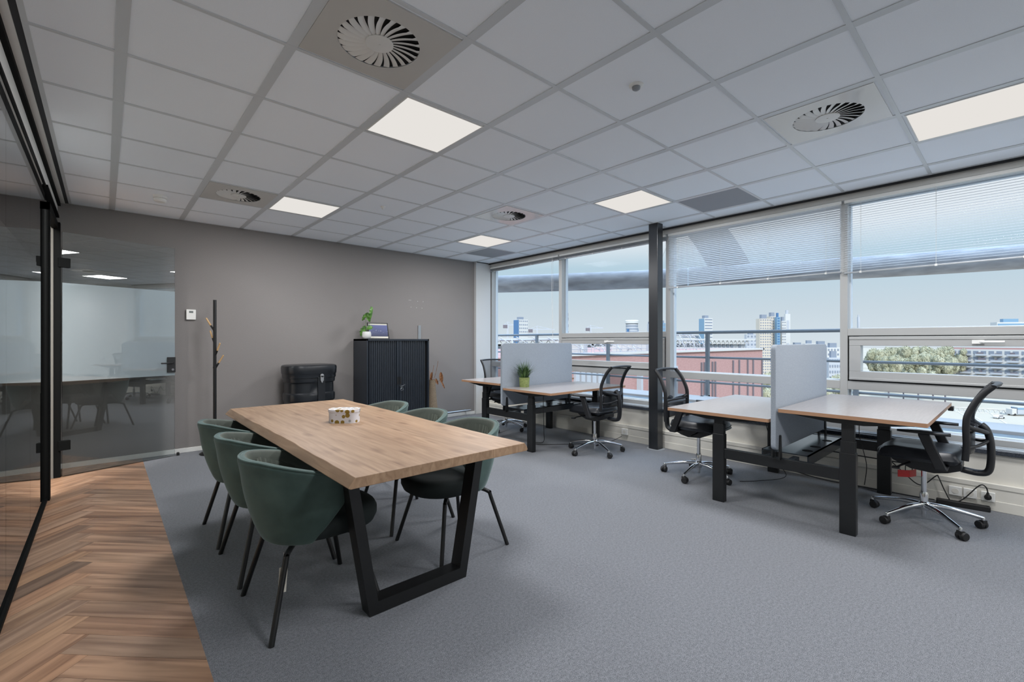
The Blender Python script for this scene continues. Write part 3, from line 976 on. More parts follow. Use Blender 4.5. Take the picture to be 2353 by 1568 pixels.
# ------------------------------------------------------------------ velvet tub chairs (face +X in local space)
def tub_chair():
    c = thing('dining_chair', 'x', 'chair', (0, 0, 0), group='green velvet tub chairs around the oak table')
    def shell(u, t, off=0.0):
        uu = u * 2 - 1
        th_max = R(74 + 44 * t ** 0.9)
        th = uu * th_max
        rim = 0.755 - 0.02 * uu * uu - 0.14 * max(0, abs(uu) - 0.25) ** 1.3
        low = 0.355
        z = low + (rim - low) * t
        rx = 0.215 + 0.098 * math.sin(t * PI / 2) ** 0.8
        ry = 0.212 + 0.072 * math.sin(t * PI / 2) ** 0.8
        fl = 0.012 * max(0, (t - 0.85) / 0.15)
        rx += fl; ry += fl
        return ((-math.cos(th)) * (rx - off) + 0.0, math.sin(th) * (ry - off), z)
    mb_ = MB().grid(lambda u, t: shell(u, t), 28, 10)
    o = mb_.build('backrest_shell', [M['velvet'], M['velvet_in']], c, smooth=180)
    s_ = o.modifiers.new('thickness', 'SOLIDIFY'); s_.thickness = 0.042; s_.offset = -1; s_.material_offset = 1
    bv = o.modifiers.new('round', 'BEVEL'); bv.width = 0.016; bv.segments = 3; bv.limit_method = 'ANGLE'; bv.angle_limit = R(50)
    # piping along the rim
    pr = [shell(i / 40, 1.0) for i in range(41)]
    pr = [(p[0] * 0.97, p[1] * 0.97, p[2] + 0.001) for p in pr]
    MB().tube(pr, 0.006, 8).build('rim_piping', M['velvet'], c, smooth=180)
    # pleated lining pads (inside of the back)
    ln = MB()
    def lining(u, t):
        uu = u * 2 - 1
        th = uu * R(88)
        r_ = 0.258 - 0.012 - 0.03 * (1 - t)
        pl = 0.006 * abs(math.sin(u * PI * 17))
        r_ -= pl * (0.3 + 0.7 * t) + 0.012 * math.sin(t * PI)
        rim = 0.730 - 0.02 * uu * uu - 0.14 * max(0, abs(uu) - 0.3) ** 1.3
        return (-math.cos(th) * r_, math.sin(th) * r_ * 0.93, 0.45 + (rim - 0.45) * t)
    ln.grid(lining, 102, 6)
    ln.build('pleated_lining', M['velvet_in'], c, smooth=180)
    # seat
    st = MB()
    prof = [(0.20, 0.365), (0.232, 0.378), (0.245, 0.41), (0.245, 0.44), (0.235, 0.462), (0.20, 0.475), (0.12, 0.480), (0.001, 0.481)]
    n = 40
    vs_, fs_ = [], []
    for (r_, z) in prof:
        for k in range(n):
            a = 2 * PI * k / n
            cc, ss = math.cos(a), math.sin(a)
            e_ = 2 / 2.6
            x = abs(cc) ** e_ * (1 if cc > 0 else -1) * r_
            y = abs(ss) ** e_ * (1 if ss > 0 else -1) * r_ * 0.98
            if x > 0: x *= 1.12
            else: x *= 0.88
            vs_.append((x + 0.035, y, z))
    for i in range(len(prof) - 1):
        for k in range(n):
            fs_.append((i * n + k, i * n + (k + 1) % n, (i + 1) * n + (k + 1) % n, (i + 1) * n + k))
    fs_.append(tuple(reversed(range(n)))); fs_.append(tuple((len(prof) - 1) * n + k for k in range(n)))
    st.add(vs_, fs_)
    st.build('seat', M['seat_velvet'], c, smooth=60)
    for (sx, sy) in ((1, 1), (1, -1), (-1, 1), (-1, -1)):
        fx = 0.245 if sx > 0 else -0.25
        p = chain([(sx * 0.06, sy * 0.05, 0.362), (sx * 0.12, sy * 0.13, 0.358), (sx * 0.165 , sy * 0.18, 0.335), (sx * 0.175, sy * 0.19, 0.30), (fx, sy * 0.262, 0.0)], 5)
        MB().tube(p, 0.0125, 10).build('leg', M['black'], c, smooth=60)
    return c
ch = tub_chair()
spots = [(0.775, 2.375, 0, 'green velvet tub chair with a cream paper hang tag on its leg', True),
         (0.775, 2.98, 0, 'green velvet tub chair in the middle of the row with the tagged chair', False),
         (0.775, 3.585, 0, 'green velvet tub chair at the coat stand end of the row with the tagged chair', False),
         (1.66, 2.44, PI, 'green velvet tub chair across the oak table from the tagged chair', False),
         (1.66, 3.04, PI, 'middle green velvet tub chair of the row on the desk side of the oak table', False),
         (1.66, 3.64, PI, 'green velvet tub chair across the oak table, closest to the black tambour cabinet', False)]
chairs = []
for i, (x, y, a, lb, tg) in enumerate(spots):
    if i == 0:
        ch.location = (x, y, 0); ch['label'] = lb; k = ch
    else:
        k = copy_tree(ch, lb, (x, y, 0), a)
    chairs.append(k)
ht = MB().box(-0.001, 0.001, -0.018, 0.018, -0.11, 0.0)
to = ht.build('hang_tag', M['paper'], chairs[0]); to.location = (-0.178, -0.178, 0.285); to.rotation_euler = (0.1, 0.06, R(100))
to['label'] = 'cream paper hang tag with a dark mark'
mk = MB()
for zz, rr_ in ((-0.072, 0.008), (-0.055, 0.0065)):
    mk.tube([(-0.0022, rr_ * math.cos(a * PI / 8), zz + rr_ * math.sin(a * PI / 8)) for a in range(16)], 0.0025, 6, closed=True)
mk.build('tag_mark', M['plug'], to)
MB().tube([(0, 0, -0.005), (0.004, 0.0, 0.03), (0.01, 0.0, 0.06)], 0.001, 5).build('tag_string', M['cord'], to)

# ------------------------------------------------------------------ back-to-back bench desks
def bench(name_label, loc, zA, zB):
    """local: X 0..1.41 along the desk, Y 0 at the divider; desk B on -Y side (height zB), desk A on +Y side (zA)"""
    t = thing('bench_desk', name_label, 'desk', loc)
    for (y0, y1, z) in ((-0.835, -0.03, zB), (0.03, 0.835, zA)):
        tp = MB()
        p = rrect(1.41, 0.805, 0.012, 3)
        n = len(p)
        xs = [(a + 0.705, b + (y0 + y1) / 2) for a, b in p]
        vs_ = [(a, b, z - 0.025) for a, b in xs] + [(a, b, z) for a, b in xs]
        tp.add(vs_, [tuple(reversed(range(n))), tuple(range(n, 2 * n))], 0)
        tp.add(vs_, [(i, (i + 1) % n, n + (i + 1) % n, n + i) for i in range(n)], 1)
        tp.build('tabletop', [M['laminate'], M['lam_edge']], t)
        s = -1 if y0 < 0 else 1
        yl = s * 0.43
        for xl in (0.10, 1.31):
            lg = MB().box(xl - 0.028, xl + 0.028, yl - 0.046, yl + 0.046, 0.0, 0.545)
            o = lg.build('leg', M['desk_black'], t, bevel=0.004)
            up = MB().box(xl - 0.023, xl + 0.023, yl - 0.041, yl + 0.041, 0.53, min(0.625, z - 0.05)).box(xl - 0.019, xl + 0.019, yl - 0.036, yl + 0.036, 0.53, z - 0.04)
            up.box(xl - 0.026, xl + 0.026, yl + s * 0.04 - 0.003, yl + s * 0.04 + 0.003, 0.53, 0.55)
            up.build('lifting_column', M['desk_black'], o, bevel=0.003)
            br = MB().prism([(yl - 0.34, z - 0.027), (yl + 0.34, z - 0.027), (yl + 0.34, z - 0.036), (yl + 0.09, z - 0.066), (yl - 0.09, z - 0.066), (yl - 0.34, z - 0.036)], 'x', xl - 0.03, xl + 0.03)
            br.build('support_bracket', M['desk_black'], t, bevel=0.002)
        rl = MB().box(0.12, 1.29, yl - 0.05, yl - 0.01, z - 0.06, z - 0.028).box(0.12, 1.29, yl + 0.01, yl + 0.05, z - 0.06, z - 0.028)
        rl.build('top_rail', M['desk_black'], t)
    for xl in (0.10, 1.31):
        MB().box(xl - 0.02, xl + 0.02, -0.39, 0.39, 0.352, 0.432).build('cross_beam', M['desk_black'], t, bevel=0.003)
    # cable tray with round holes
    tr_ = MB()
    tr_.box(0.24, 1.17, -0.16, -0.152, 0.372, 0.448).box(0.24, 1.17, 0.152, 0.16, 0.372, 0.448)
    tr_.box(0.24, 1.17, -0.16, 0.16, 0.440, 0.448)
    tr_.box(0.12, 0.24, -0.10, -0.06, 0.40, 0.43).box(0.12, 0.24, 0.06, 0.10, 0.40, 0.43).box(1.17, 1.29, -0.16, -0.12, 0.36, 0.43).box(1.17, 1.29, 0.12, 0.16, 0.36, 0.43)
    tray = tr_.build('cable_tray', mat('dark_steel_tray', (0.035, 0.042, 0.052, 1), 0.22), t)
    for x in (0.42, 0.62, 0.95):
        for y in (-0.105, 0.105):
            MB().lathe([(0.036, 0.4482), (0.036, 0.4488)], c=(x, y, 0), n=24).build('cable_hole', M['void'], tray)
    # divider
    p = rrect(1.30, 0.77, 0.045, 6)
    dv = MB().prism([(a + 0.655, b + 0.883) for a, b in p], 'y', -0.018, 0.018)
    d = dv.build('divider_screen', M['felt'], t, bevel=0.006, seg=3)
    d['label'] = 'light grey felt divider screen'
    for x in (0.075, 1.235):
        bk = MB()
        for s in (-1, 1):
            bk.prism([(x - 0.024, 0.43), (x + 0.024, 0.43), (x + 0.010, 0.60), (x - 0.002, 0.605), (x - 0.010, 0.60)], 'y', min(s * 0.020, s * 0.030), max(s * 0.020, s * 0.030))
        bk.box(x - 0.024, x + 0.024, -0.03, 0.03, 0.425, 0.434)
        bk.build('screen_clamp', M['desk_black'], t)
    return t
bench('pair of back-to-back desks with grey divider beside the black column, one desktop raised higher', (3.62, 1.20, 0), 0.722, 0.805)
bench('pair of back-to-back desks with grey divider in the window corner, potted plant on top', (3.62, 4.245, 0), 0.770, 0.722)

# ------------------------------------------------------------------ mesh office chairs (face +Y in local space)
def office_chair():
    c = thing('office_chair', 'x', 'office chair', (0, 0, 0), group='black mesh office chairs at the desks')
    # seat
    def seat(u, v, top):
        x = (u * 2 - 1); y = (v * 2 - 1)
        k = max(abs(x), abs(y))
        ex = x * math.sqrt(1 - 0.30 * y * y) * 0.245
        ey = y * math.sqrt(1 - 0.22 * x * x) * 0.235
        edge_ = (1 - min(1, max(0, (k - 0.72) / 0.28)) ** 2.2)
        if top:
            z = 0.495 + 0.058 * math.sqrt(max(0, edge_)) - 0.012 * (1 - abs(x)) * (1 - y * y) - 0.030 * max(0, y - 0.55) * 2
        else:
            z = 0.495 - 0.035 * math.sqrt(max(0, edge_))
        return (ex, ey + 0.02, z)
    s_ = MB().grid(lambda u, v: seat(u, v, True), 20, 20).grid(lambda u, v: seat(u, v, False), 20, 20)
    s_.build('seat', M['leather'], c, smooth=70)
    # mechanism under the seat
    m_ = MB()
    m_.prism([(-0.20, 0.47), (0.19, 0.47), (0.16, 0.43), (0.06, 0.385), (-0.06, 0.375), (-0.13, 0.39), (-0.20, 0.42)], 'x', -0.10, 0.10)
    m_.build('tilt_mechanism', M['plastic'], c, bevel=0.008)
    MB().tube([(0.08, 0.03, 0.43), (0.20, 0.05, 0.43), (0.27, 0.05, 0.425)], 0.007, 8).build('lever', M['plastic'], c, smooth=50)
    lv = MB().tube([(-0.08, 0.06, 0.43), (-0.2, 0.10, 0.42), (-0.25, 0.12, 0.41)], 0.007, 8)
    lv.box(-0.27, -0.23, 0.10, 0.14, 0.403, 0.416)
    lv.build('lever', M['plastic'], c, smooth=50)
    MB().lathe([(0.016, 0.17), (0.016, 0.39)], n=16).lathe([(0.024, 0.09), (0.025, 0.20), (0.021, 0.215)], n=16).lathe([(0.014, 0.03), (0.016, 0.12)], n=12).build('gas_column', M['chrome'], c, smooth=40)
    # backrest: two side posts leaning back, top and bottom bars
    def side(x):
        return chain([(x, -0.222, 0.515), (x, -0.228, 0.62), (x * 1.0, -0.226, 0.74), (x * 0.99, -0.236, 0.82), (x * 0.95, -0.285, 0.93), (x * 0.92, -0.345, 1.005)], 5)
    f = MB()
    for x in (-0.215, 0.215):
        f.tube(side(x), 0.0165, 10, flat=(0.75, 1.15))
    f.tube(chain([(-0.198, -0.345, 1.005), (-0.1, -0.362, 1.012), (0, -0.366, 1.014), (0.1, -0.362, 1.012), (0.198, -0.345, 1.005)], 5), 0.016, 10, flat=(1.25, 0.7))
    f.tube(chain([(-0.213, -0.226, 0.715), (-0.1, -0.262, 0.71), (0, -0.27, 0.708), (0.1, -0.262, 0.71), (0.213, -0.226, 0.715)], 5), 0.011, 8)
    f.build('back_frame', M['plastic'], c, smooth=70)
    def net(u, v):
        P = side(1.0)
        n = len(P) - 1
        k = 0.38 + 0.61 * v
        i = min(int(k * n), n - 1); fr_ = k * n - i
        p = P[i].lerp(P[i + 1], fr_)
        x = (u * 2 - 1)
        hw = 0.208 * p.x
        return (x * hw, p.y - 0.028 * (1 - x * x), p.z)
    MB().grid(net, 10, 14).build('back_mesh', M['net'], c, smooth=180)
    lm = MB().grid(lambda u, v: ((u * 2 - 1) * 0.17, -0.236 - 0.022 * (1 - (u * 2 - 1) ** 2), 0.55 + 0.15 * v), 8, 6)
    o = lm.build('lumbar_pad', M['leather'], c, smooth=180)
    q = o.modifiers.new('thickness', 'SOLIDIFY'); q.thickness = 0.018
    # spine: from below the seat round the back
    sp = MB()
    path = [(-0.19, 0.415), (-0.27, 0.407), (-0.318, 0.425), (-0.332, 0.50), (-0.330, 0.62), (-0.312, 0.70), (-0.285, 0.735)]
    sp.tube(chain([(0, y, z) for y, z in path], 5), 0.026, 10, flat=(1.25, 0.8))
    for x in (-1, 1):
        sp.tube(chain([(0, -0.32, 0.68), (x * 0.1, -0.29, 0.705), (x * 0.17, -0.25, 0.725), (x * 0.212, -0.226, 0.745)], 4), [0.016] * 12 + [0.012], 8)
        sp.tube(chain([(0, -0.33, 0.64), (x * 0.1, -0.285, 0.61), (x * 0.21, -0.23, 0.60)], 4), 0.010, 8)
    sp.build('back_support', M['plastic'], c, smooth=70)
    # armrests
    for x in (-1, 1):
        a = MB()
        a.prism([(-0.145, 0.445), (-0.085, 0.445), (0.0, 0.66), (0.0, 0.674), (-0.055, 0.674)], 'x', min(x * 0.262, x * 0.30), max(x * 0.262, x * 0.30))
        a.box(min(x * 0.08, x * 0.29), max(x * 0.08, x * 0.29), -0.145, -0.085, 0.44, 0.458)
        ar = a.build('armrest', M['plastic'], c, bevel=0.006)
        pd = MB()
        pd.grid(lambda u, v: (x * 0.282 + (u * 2 - 1) * 0.042 * math.sqrt(max(0.05, 1 - (v * 2 - 1) ** 4)), -0.16 + 0.27 * v, 0.692 - 0.004 * (u * 2 - 1) ** 2 - 0.016 * max(0, v - 0.6)), 6, 12)
        pd.grid(lambda u, v: (x * 0.282 + (u * 2 - 1) * 0.042 * math.sqrt(max(0.05, 1 - (v * 2 - 1) ** 4)), -0.16 + 0.27 * v, 0.670 + 0.006 * (u * 2 - 1) ** 2), 6, 12)
        p_ = pd.build('arm_pad', M['plastic'], ar, smooth=60)
        bmx = bmesh.new(); bmx.from_mesh(p_.data); bmesh.ops.bridge_loops(bmx, edges=[e for e in bmx.edges if e.is_boundary]); bmesh.ops.recalc_face_normals(bmx, faces=bmx.faces); bmx.to_mesh(p_.data); bmx.free()
    return c
oc = office_chair()
def star_base(c, phase):
    b = MB()
    b.lathe([(0.030, 0.085), (0.034, 0.10), (0.034, 0.135), (0.028, 0.145)], n=20)
    for k in range(5):
        a = R(phase + 72 * k)
        d = Vector((math.cos(a), math.sin(a), 0))
        pts = [d * 0.02 + Vector((0, 0, 0.122)), d * 0.12 + Vector((0, 0, 0.118)), d * 0.22 + Vector((0, 0, 0.098)), d * 0.315 + Vector((0, 0, 0.076))]
        b.tube(chain(pts, 4), [0.024 - 0.012 * i / 12 for i in range(13)], 10, flat=(0.85, 0.8))
        e_ = d * 0.315
        b.lathe([(0.010, 0.055), (0.010, 0.078), (0.007, 0.084)], c=(e_.x, e_.y, 0), n=10)
    base = b.build('star_base', M['chrome'], c, smooth=60)
    for k in range(5):
        a = R(phase + 72 * k)
        e_ = Vector((math.cos(a), math.sin(a), 0)) * 0.315
        w = MB()
        w.lathe([(0.010, -0.026), (0.024, -0.026), (0.028, -0.018), (0.028, -0.004), (0.012, -0.003), (0.012, 0.003), (0.028, 0.004), (0.028, 0.018), (0.024, 0.026), (0.010, 0.026)], c=(0, 0.012, 0.0285), axis='x', n=18)
        w.prism([(-0.014, 0.03), (0.022, 0.03), (0.026, 0.05), (0.01, 0.062), (-0.012, 0.062)], 'x', -0.016, 0.016)
        wr = rnd.uniform(0, 360)
        w.xf(Matrix.Translation(e_) @ Matrix.Rotation(R(wr), 4, 'Z'))
        w.build('castor', M['plug'], c, smooth=40)
oc_spots = [(4.385, 0.462, 0, 4, 'black mesh office chair with a red tag under its seat, at the raised desk'),
            (4.27, 3.32, 4, 31, 'black mesh office chair pulled up to the desk with the green potted plant'),
            (4.25, 2.06, 180, 182, 'black mesh office chair beside the black column with its back to the windows'),
            (4.40, 5.04, 180, 60, 'black mesh office chair behind the divider in the window corner, mostly hidden')]
base_children = [k for k in bpy.data.objects if k.parent == oc]
ocs = []
for i, (x, y, rz, ph_, lb) in enumerate(oc_spots):
    if i == 0:
        k = oc; oc['label'] = lb; oc.location = (x, y, 0)
    else:
        k = copy_tree(oc, lb, (x, y, 0), R(rz))
    ocs.append(k)
for k, (x, y, rz, ph_, lb) in zip(ocs, oc_spots):
    star_base(k, ph_ - rz)
# red tag clipped under the seat of the first chair
rt = MB()
rt.box(-0.07, 0.0, -0.002, 0.002, -0.05, 0.0).xf(Matrix.Rotation(R(-20), 4, 'Z'))
r2 = MB().box(0.0, 0.075, -0.002, 0.002, -0.05, 0.0).xf(Matrix.Rotation(R(12), 4, 'Z'))
rt.add(r2.v, r2.f)
o = rt.build('warning_tag', M['red'], ocs[0]); o.location = (-0.05, 0.075, 0.36); o.rotation_euler = (0, 0, R(-35)); o['label'] = 'folded red tag'
MB().tube([(-0.03, 0, 0.0), (-0.03, 0, 0.03), (-0.01, 0.0, 0.045)], 0.003, 6).tube([(0.03, 0.004, 0), (0.03, 0.004, 0.03), (0.01, 0, 0.045)], 0.003, 6).build('tag_hook', M['plug'], o)

# ------------------------------------------------------------------ things along the back wall
# coat stand
cs = thing('coat_stand', 'black tree-shaped coat stand with four wooden-tipped pegs against the taupe wall', 'coat stand', (0.952, 6.22, 0))
MB().lathe([(0.15, 0), (0.15, 0.008), (0.13, 0.02), (0.05, 0.036), (0.018, 0.045)], n=36).build('base', M['black'], cs, smooth=50)
MB().lathe([(0.0175, 0.03), (0.0175, 1.77)], n=18).lathe([(0.0195, 0.98), (0.0195, 1.0)], n=18).build('pole', M['black'], cs, smooth=40)
for (sgn, zj, zt) in ((-1, 1.40, 1.56), (-1, 1.255, 1.415), (1, 1.115, 1.27), (1, 0.97, 1.13)):
    d = Vector((SA, -CA, 0)) * sgn
    if zj in (1.255, 1.115): d = Vector((d.x * 0.75, d.y * 0.75, 0)) + Vector((-0.3 * sgn, -0.35, 0)) * 0.5
    a = Vector((0, 0, zj)); b = d * 0.10 + Vector((0, 0, zt))
    m_ = a.lerp(b, 0.46)
    p = MB().tube([a, m_], 0.010, 10).build('peg', M['black'], cs, smooth=40)
    MB().tube([m_, b], [0.0095, 0.008], 10).build('peg_tip', M['tipwood'], p, smooth=40)

# thermostat
th = thing('thermostat', 'white wall thermostat with a small grey display on the taupe wall', 'thermostat', (0.754, YB, 1.603))
MB().box(-0.047, 0.047, -0.026, 0, -0.06, 0.06).build('thermostat_case', M['white_gloss'], th, bevel=0.006)
MB().box(-0.020, 0.020, -0.0275, -0.026, 0.02, 0.042).build('display', M['lcd'], th)

# moulded transport case
tc_ = thing('transport_case', 'black moulded plastic transport case with ribs and a silver latch against the wall', 'case', (1.985, 6.17, 0))
def ovl(w, d, k, n=72):
    out = []
    for i in range(n):
        a = 2 * PI * i / n
        c_, s_ = math.cos(a), math.sin(a)
        e_ = 2 / 3.4
        out.append((abs(c_) ** e_ * (1 if c_ > 0 else -1) * w / 2, abs(s_) ** e_ * (1 if s_ > 0 else -1) * d / 2))
    return out
def shellbody(levels, name, groove):
    m_ = MB()
    n = 72
    vs_, fs_ = [], []
    for (z, s) in levels:
        for (x, y) in ovl(0.60 + s, 0.44 + s, 0):
            if groove and y < 0 and 0.0 <= x - 0.03 <= 0.09:
                y = min(y, -0.225)
            vs_.append((x, y, z))
    for i in range(len(levels) - 1):
        for k in range(n):
            fs_.append((i * n + k, i * n + (k + 1) % n, (i + 1) * n + (k + 1) % n, (i + 1) * n + k))
    fs_.append(tuple(reversed(range(n)))); fs_.append(tuple((len(levels) - 1) * n + k for k in range(n)))
    m_.add(vs_, fs_)
    return m_.build(name, M['case'], tc_, smooth=30)
shellbody([(0.0, -0.02), (0.03, 0.0), (0.13, 0.0), (0.15, -0.035), (0.27, -0.035), (0.29, 0.0), (0.35, 0.005), (0.37, 0), (0.39, -0.035), (0.52, -0.035), (0.54, -0.005), (0.60, 0.0), (0.625, -0.005), (0.64, -0.035), (0.76, -0.035), (0.775, -0.005), (0.80, 0.0), (0.835, 0.0)], 'case_body', True)
shellbody([(0.825, 0.01), (0.83, 0.018), (0.87, 0.02), (0.88, 0.03), (0.89, 0.035), (0.955, 0.04), (0.978, 0.03), (0.988, 0.0), (0.993, -0.10)], 'case_lid', False)
MB().box(0.03, 0.12, -0.240, -0.20, 0.02, 0.835).build('front_strut', M['case'], tc_, bevel=0.004)
lt = MB().lathe([(0.022, -0.262), (0.024, -0.255), (0.026, -0.24)], c=(0.075, 0, 0.855), axis='y', n=18).box(0.055, 0.095, -0.262, -0.24, 0.79, 0.855).prism([(0.06, 0.79), (0.09, 0.79), (0.082, 0.765), (0.068, 0.765)], 'y', -0.258, -0.24)
lt.build('latch', M['steel'], tc_, bevel=0.003)

# tambour cabinet
cbx0, cbx1, cby0, cby1, cbz = 2.69, 3.68, 6.0, 6.45, 1.325
cab = thing('tambour_cabinet', 'tall blue-black metal cabinet with two ribbed tambour doors against the back wall', 'cabinet', ((cbx0 + cbx1) / 2, (cby0 + cby1) / 2, 0))
w = (cbx1 - cbx0) / 2
d = (cby1 - cby0) / 2
bd = MB()
bd.box(-w, -w + 0.022, -d, d, 0, cbz).box(w - 0.022, w, -d, d, 0, cbz).box(-w, w, -d, d, cbz - 0.028, cbz).box(-w, w, -d, d, 0, 0.08).box(-w, w, d - 0.015, d, 0, cbz)
bd.build('cabinet_body', M['cab'], cab, bevel=0.002)
for s in (-1, 1):
    dm = MB()
    x_in = 0.03
    n = 13
    x_out = w - 0.04 if s < 0 else w - 0.055
    pitch = (x_out - 0.035) / n
    for k in range(n):
        xc = s * (0.035 + pitch * (k + 0.5))
        dm.tube([(xc, -d + 0.03, 0.08), (xc, -d + 0.03, cbz - 0.03)], pitch * 0.46, 8, flat=(1, 0.7))
    dm.box(min(s * 0.004, s * 0.036), max(s * 0.004, s * 0.036), -d + 0.012, -d + 0.035, 0.08, cbz - 0.03)
    dm.box(min(s * 0.004, s * x_out), max(s * 0.004, s * x_out), -d + 0.034, -d + 0.04, 0.08, cbz - 0.03)
    dd = dm.build('tambour_door', M['cab'], cab, smooth=50)
    MB().box(min(s * 0.008, s * 0.030), max(s * 0.008, s * 0.030), -d + 0.0095, -d + 0.0125, 0.665, 0.775).build('grip_recess', M['void'], dd)
MB().box(-w + 0.02, w - 0.02, -d + 0.045, -d + 0.05, 0.08, cbz - 0.03).build('inner_back', M['void'], cab)
ky = MB().tube([(0.012, -d + 0.012, 0.635), (0.012, -d - 0.03, 0.635)], 0.006, 8).box(0.002, 0.026, -d - 0.036, -d - 0.030, 0.62, 0.65)
ky.tube([(0.02 + 0.02 * math.cos(a * PI / 6), -d - 0.035, 0.60 + 0.02 * math.sin(a * PI / 6)) for a in range(12)], 0.002, 5, closed=True)
ky.tube([(0.02, -d - 0.035, 0.64), (0.05, -d - 0.035, 0.655), (0.065, -d - 0.035, 0.665)], 0.005, 6)
tag(ky.build('key_ring', M['chrome'], loc=cab.location, smooth=40), 'small bunch of silver keys hanging in the tambour cabinet lock', 'keys')

# monstera cutting in white pot on the cabinet
pp = thing('potted_plant', 'small leafy plant in a white pot on top of the tambour cabinet', 'plant', (2.765, 6.17, cbz))
MB().lathe([(0.035, 0), (0.052, 0.008), (0.062, 0.035), (0.062, 0.07), (0.055, 0.103), (0.050, 0.103), (0.052, 0.09)], n=28).build('pot', M['pot_white'], pp, smooth=60)
MB().lathe([(0.052, 0.088), (0.052, 0.092)], n=20).build('soil', M['soil'], pp)
lf = MB()
def leafshape(c, dirv, up, L_, W_, fold, notch=True):
    """heart leaf with notches, folded along its midrib"""
    dirv = Vector(dirv).normalized(); up = Vector(up).normalized()
    sd_ = dirv.cross(up).normalized(); nz = sd_.cross(dirv).normalized()
    def fn(u, v):
        s_ = u * 2 - 1
        wv = math.sin(PI * min(1, v * 0.93 + 0.04)) ** 0.6
        if notch and abs(s_) > 0.45:
            wv *= 1 - 0.42 * (0.5 + 0.5 * math.cos(v * PI * 7)) * (abs(s_) - 0.45) / 0.55
        p = Vector(c) + dirv * (v * L_) + sd_ * (s_ * W_ * wv) + nz * (fold * abs(s_) * W_ - 0.25 * v * v * L_)
        return tuple(p)
    lf.grid(fn, 10, 20)
Sx = Vector((SA, -CA, 0))
st = MB()
def stem(p):
    st.tube(chain(p, 5), 0.0024, 6)
t1 = Sx * 0.075 + Vector((0, 0, 0.30)); t2 = Sx * -0.02 + Vector((0, 0, 0.34))
stem([(0, 0, 0.09), Sx * 0.03 + Vector((0, 0, 0.18)), Sx * 0.06 + Vector((0, 0, 0.28))])
stem([(0, 0, 0.09), Sx * -0.015 + Vector((0, 0, 0.2)), Sx * -0.005 + Vector((0, 0, 0.36))])
stem([(0, 0, 0.09), Sx * -0.01 + Vector((0, 0, 0.13)), Sx * -0.02 + Vector((0, 0, 0.17))])
leafshape(Sx * 0.055 + Vector((0, 0, 0.275)), Sx * 0.45 + Vector((0, 0, 1)), (-CA * -1, -SA, 0.3), 0.17, 0.06, -0.5)
leafshape(Sx * 0.0 + Vector((0, 0, 0.37)), Sx * 0.25 + Vector((0, -0.2, -1)), (-0.4, -0.8, 0.6), 0.13, 0.035, 0.4)
leafshape(Sx * -0.005 + Vector((0, 0, 0.365)), Sx * -0.75 + Vector((0, -0.1, -0.8)), (-0.4, -0.8, 0.8), 0.12, 0.035, -0.4)
leafshape(Sx * -0.015 + Vector((0, 0, 0.18)), Sx * -0.55 + Vector((-0.1, -0.25, -0.9)), (-0.4, -0.8, 0.6), 0.15, 0.045, 0.3)
leafshape(Sx * 0.0 + Vector((0, 0, 0.15)), Sx * 1.0 + Vector((0, -0.3, 0.25)), (-0.4, -0.8, 0.6), 0.085, 0.04, 0.2, False)
lf.build('leaves', M['leaf'], pp, smooth=180)
st.build('stems', M['leaf'], pp, smooth=60)

# framed picture
def night_mat():
    m = mat('harbour_print', s2l(50, 56, 100), 0.5)
    b = m.node_tree.nodes['Principled BSDF']
    tc = nd(m, 'ShaderNodeTexCoord'); sp = nd(m, 'ShaderNodeSeparateXYZ'); lk(m, tc.outputs['Object'], sp.inputs[0])
    r = nd(m, 'ShaderNodeValToRGB')
    mr = nd(m, 'ShaderNodeMapRange'); mr.inputs['From Min'].default_value = 0.03; mr.inputs['From Max'].default_value = 0.20
    lk(m, sp.outputs['Z'], mr.inputs[0]); lk(m, mr.outputs[0], r.inputs[0])
    r.color_ramp.elements[0].color = s2l(34, 40, 72); r.color_ramp.elements[1].color = s2l(84, 92, 146)
    e1 = r.color_ramp.elements.new(0.5); e1.color = s2l(70, 78, 118)
    n = nd(m, 'ShaderNodeTexNoise'); n.inputs['Scale'].default_value = 70; n.inputs['Detail'].default_value = 3
    lk(m, tc.outputs['Object'], n.inputs[0])
    r2_ = nd(m, 'ShaderNodeValToRGB'); r2_.color_ramp.elements[0].position = 0.60; r2_.color_ramp.elements[1].position = 0.70
    r2_.color_ramp.elements[0].color = (0, 0, 0, 1); r2_.color_ramp.elements[1].color = (1, 1, 1, 1)
    lk(m, n.outputs[0], r2_.inputs[0])
    band = nd(m, 'ShaderNodeValToRGB'); lk(m, mr.outputs[0], band.inputs[0])
    band.color_ramp.elements[0].position = 0.25; band.color_ramp.elements[0].color = (0, 0, 0, 1)
    band.color_ramp.elements[1].position = 0.7; band.color_ramp.elements[1].color = (0, 0, 0, 1)
    e2 = band.color_ramp.elements.new(0.48); e2.color = (0.8, 0.8, 0.8, 1)
    mu = nd(m, 'ShaderNodeMath', operation='MULTIPLY'); lk(m, r2_.outputs[0], mu.inputs[0]); lk(m, band.outputs[0], mu.inputs[1])
    mx = nd(m, 'ShaderNodeMix', data_type='RGBA'); mx.inputs[7].default_value = s2l(196, 200, 214)
    lk(m, mu.outputs[0], mx.inputs[0]); lk(m, r.outputs[0], mx.inputs[6]); lk(m, mx.outputs[2], b.inputs['Base Color'])
    return m
pf = thing('picture_frame', 'black framed photo of city lights at night leaning on the wall on the cabinet', 'picture', (3.02, 6.30, cbz), R(3))
pf.rotation_euler = (R(-12), 0, R(4))
f = MB()
W2, HH = 0.165, 0.245
f.box(-W2, W2, 0, 0.018, 0, 0.012).box(-W2, W2, 0, 0.018, HH - 0.012, HH).box(-W2, -W2 + 0.012, 0, 0.018, 0, HH).box(W2 - 0.012, W2, 0, 0.018, 0, HH).box(-W2, W2, 0.012, 0.018, 0, HH)
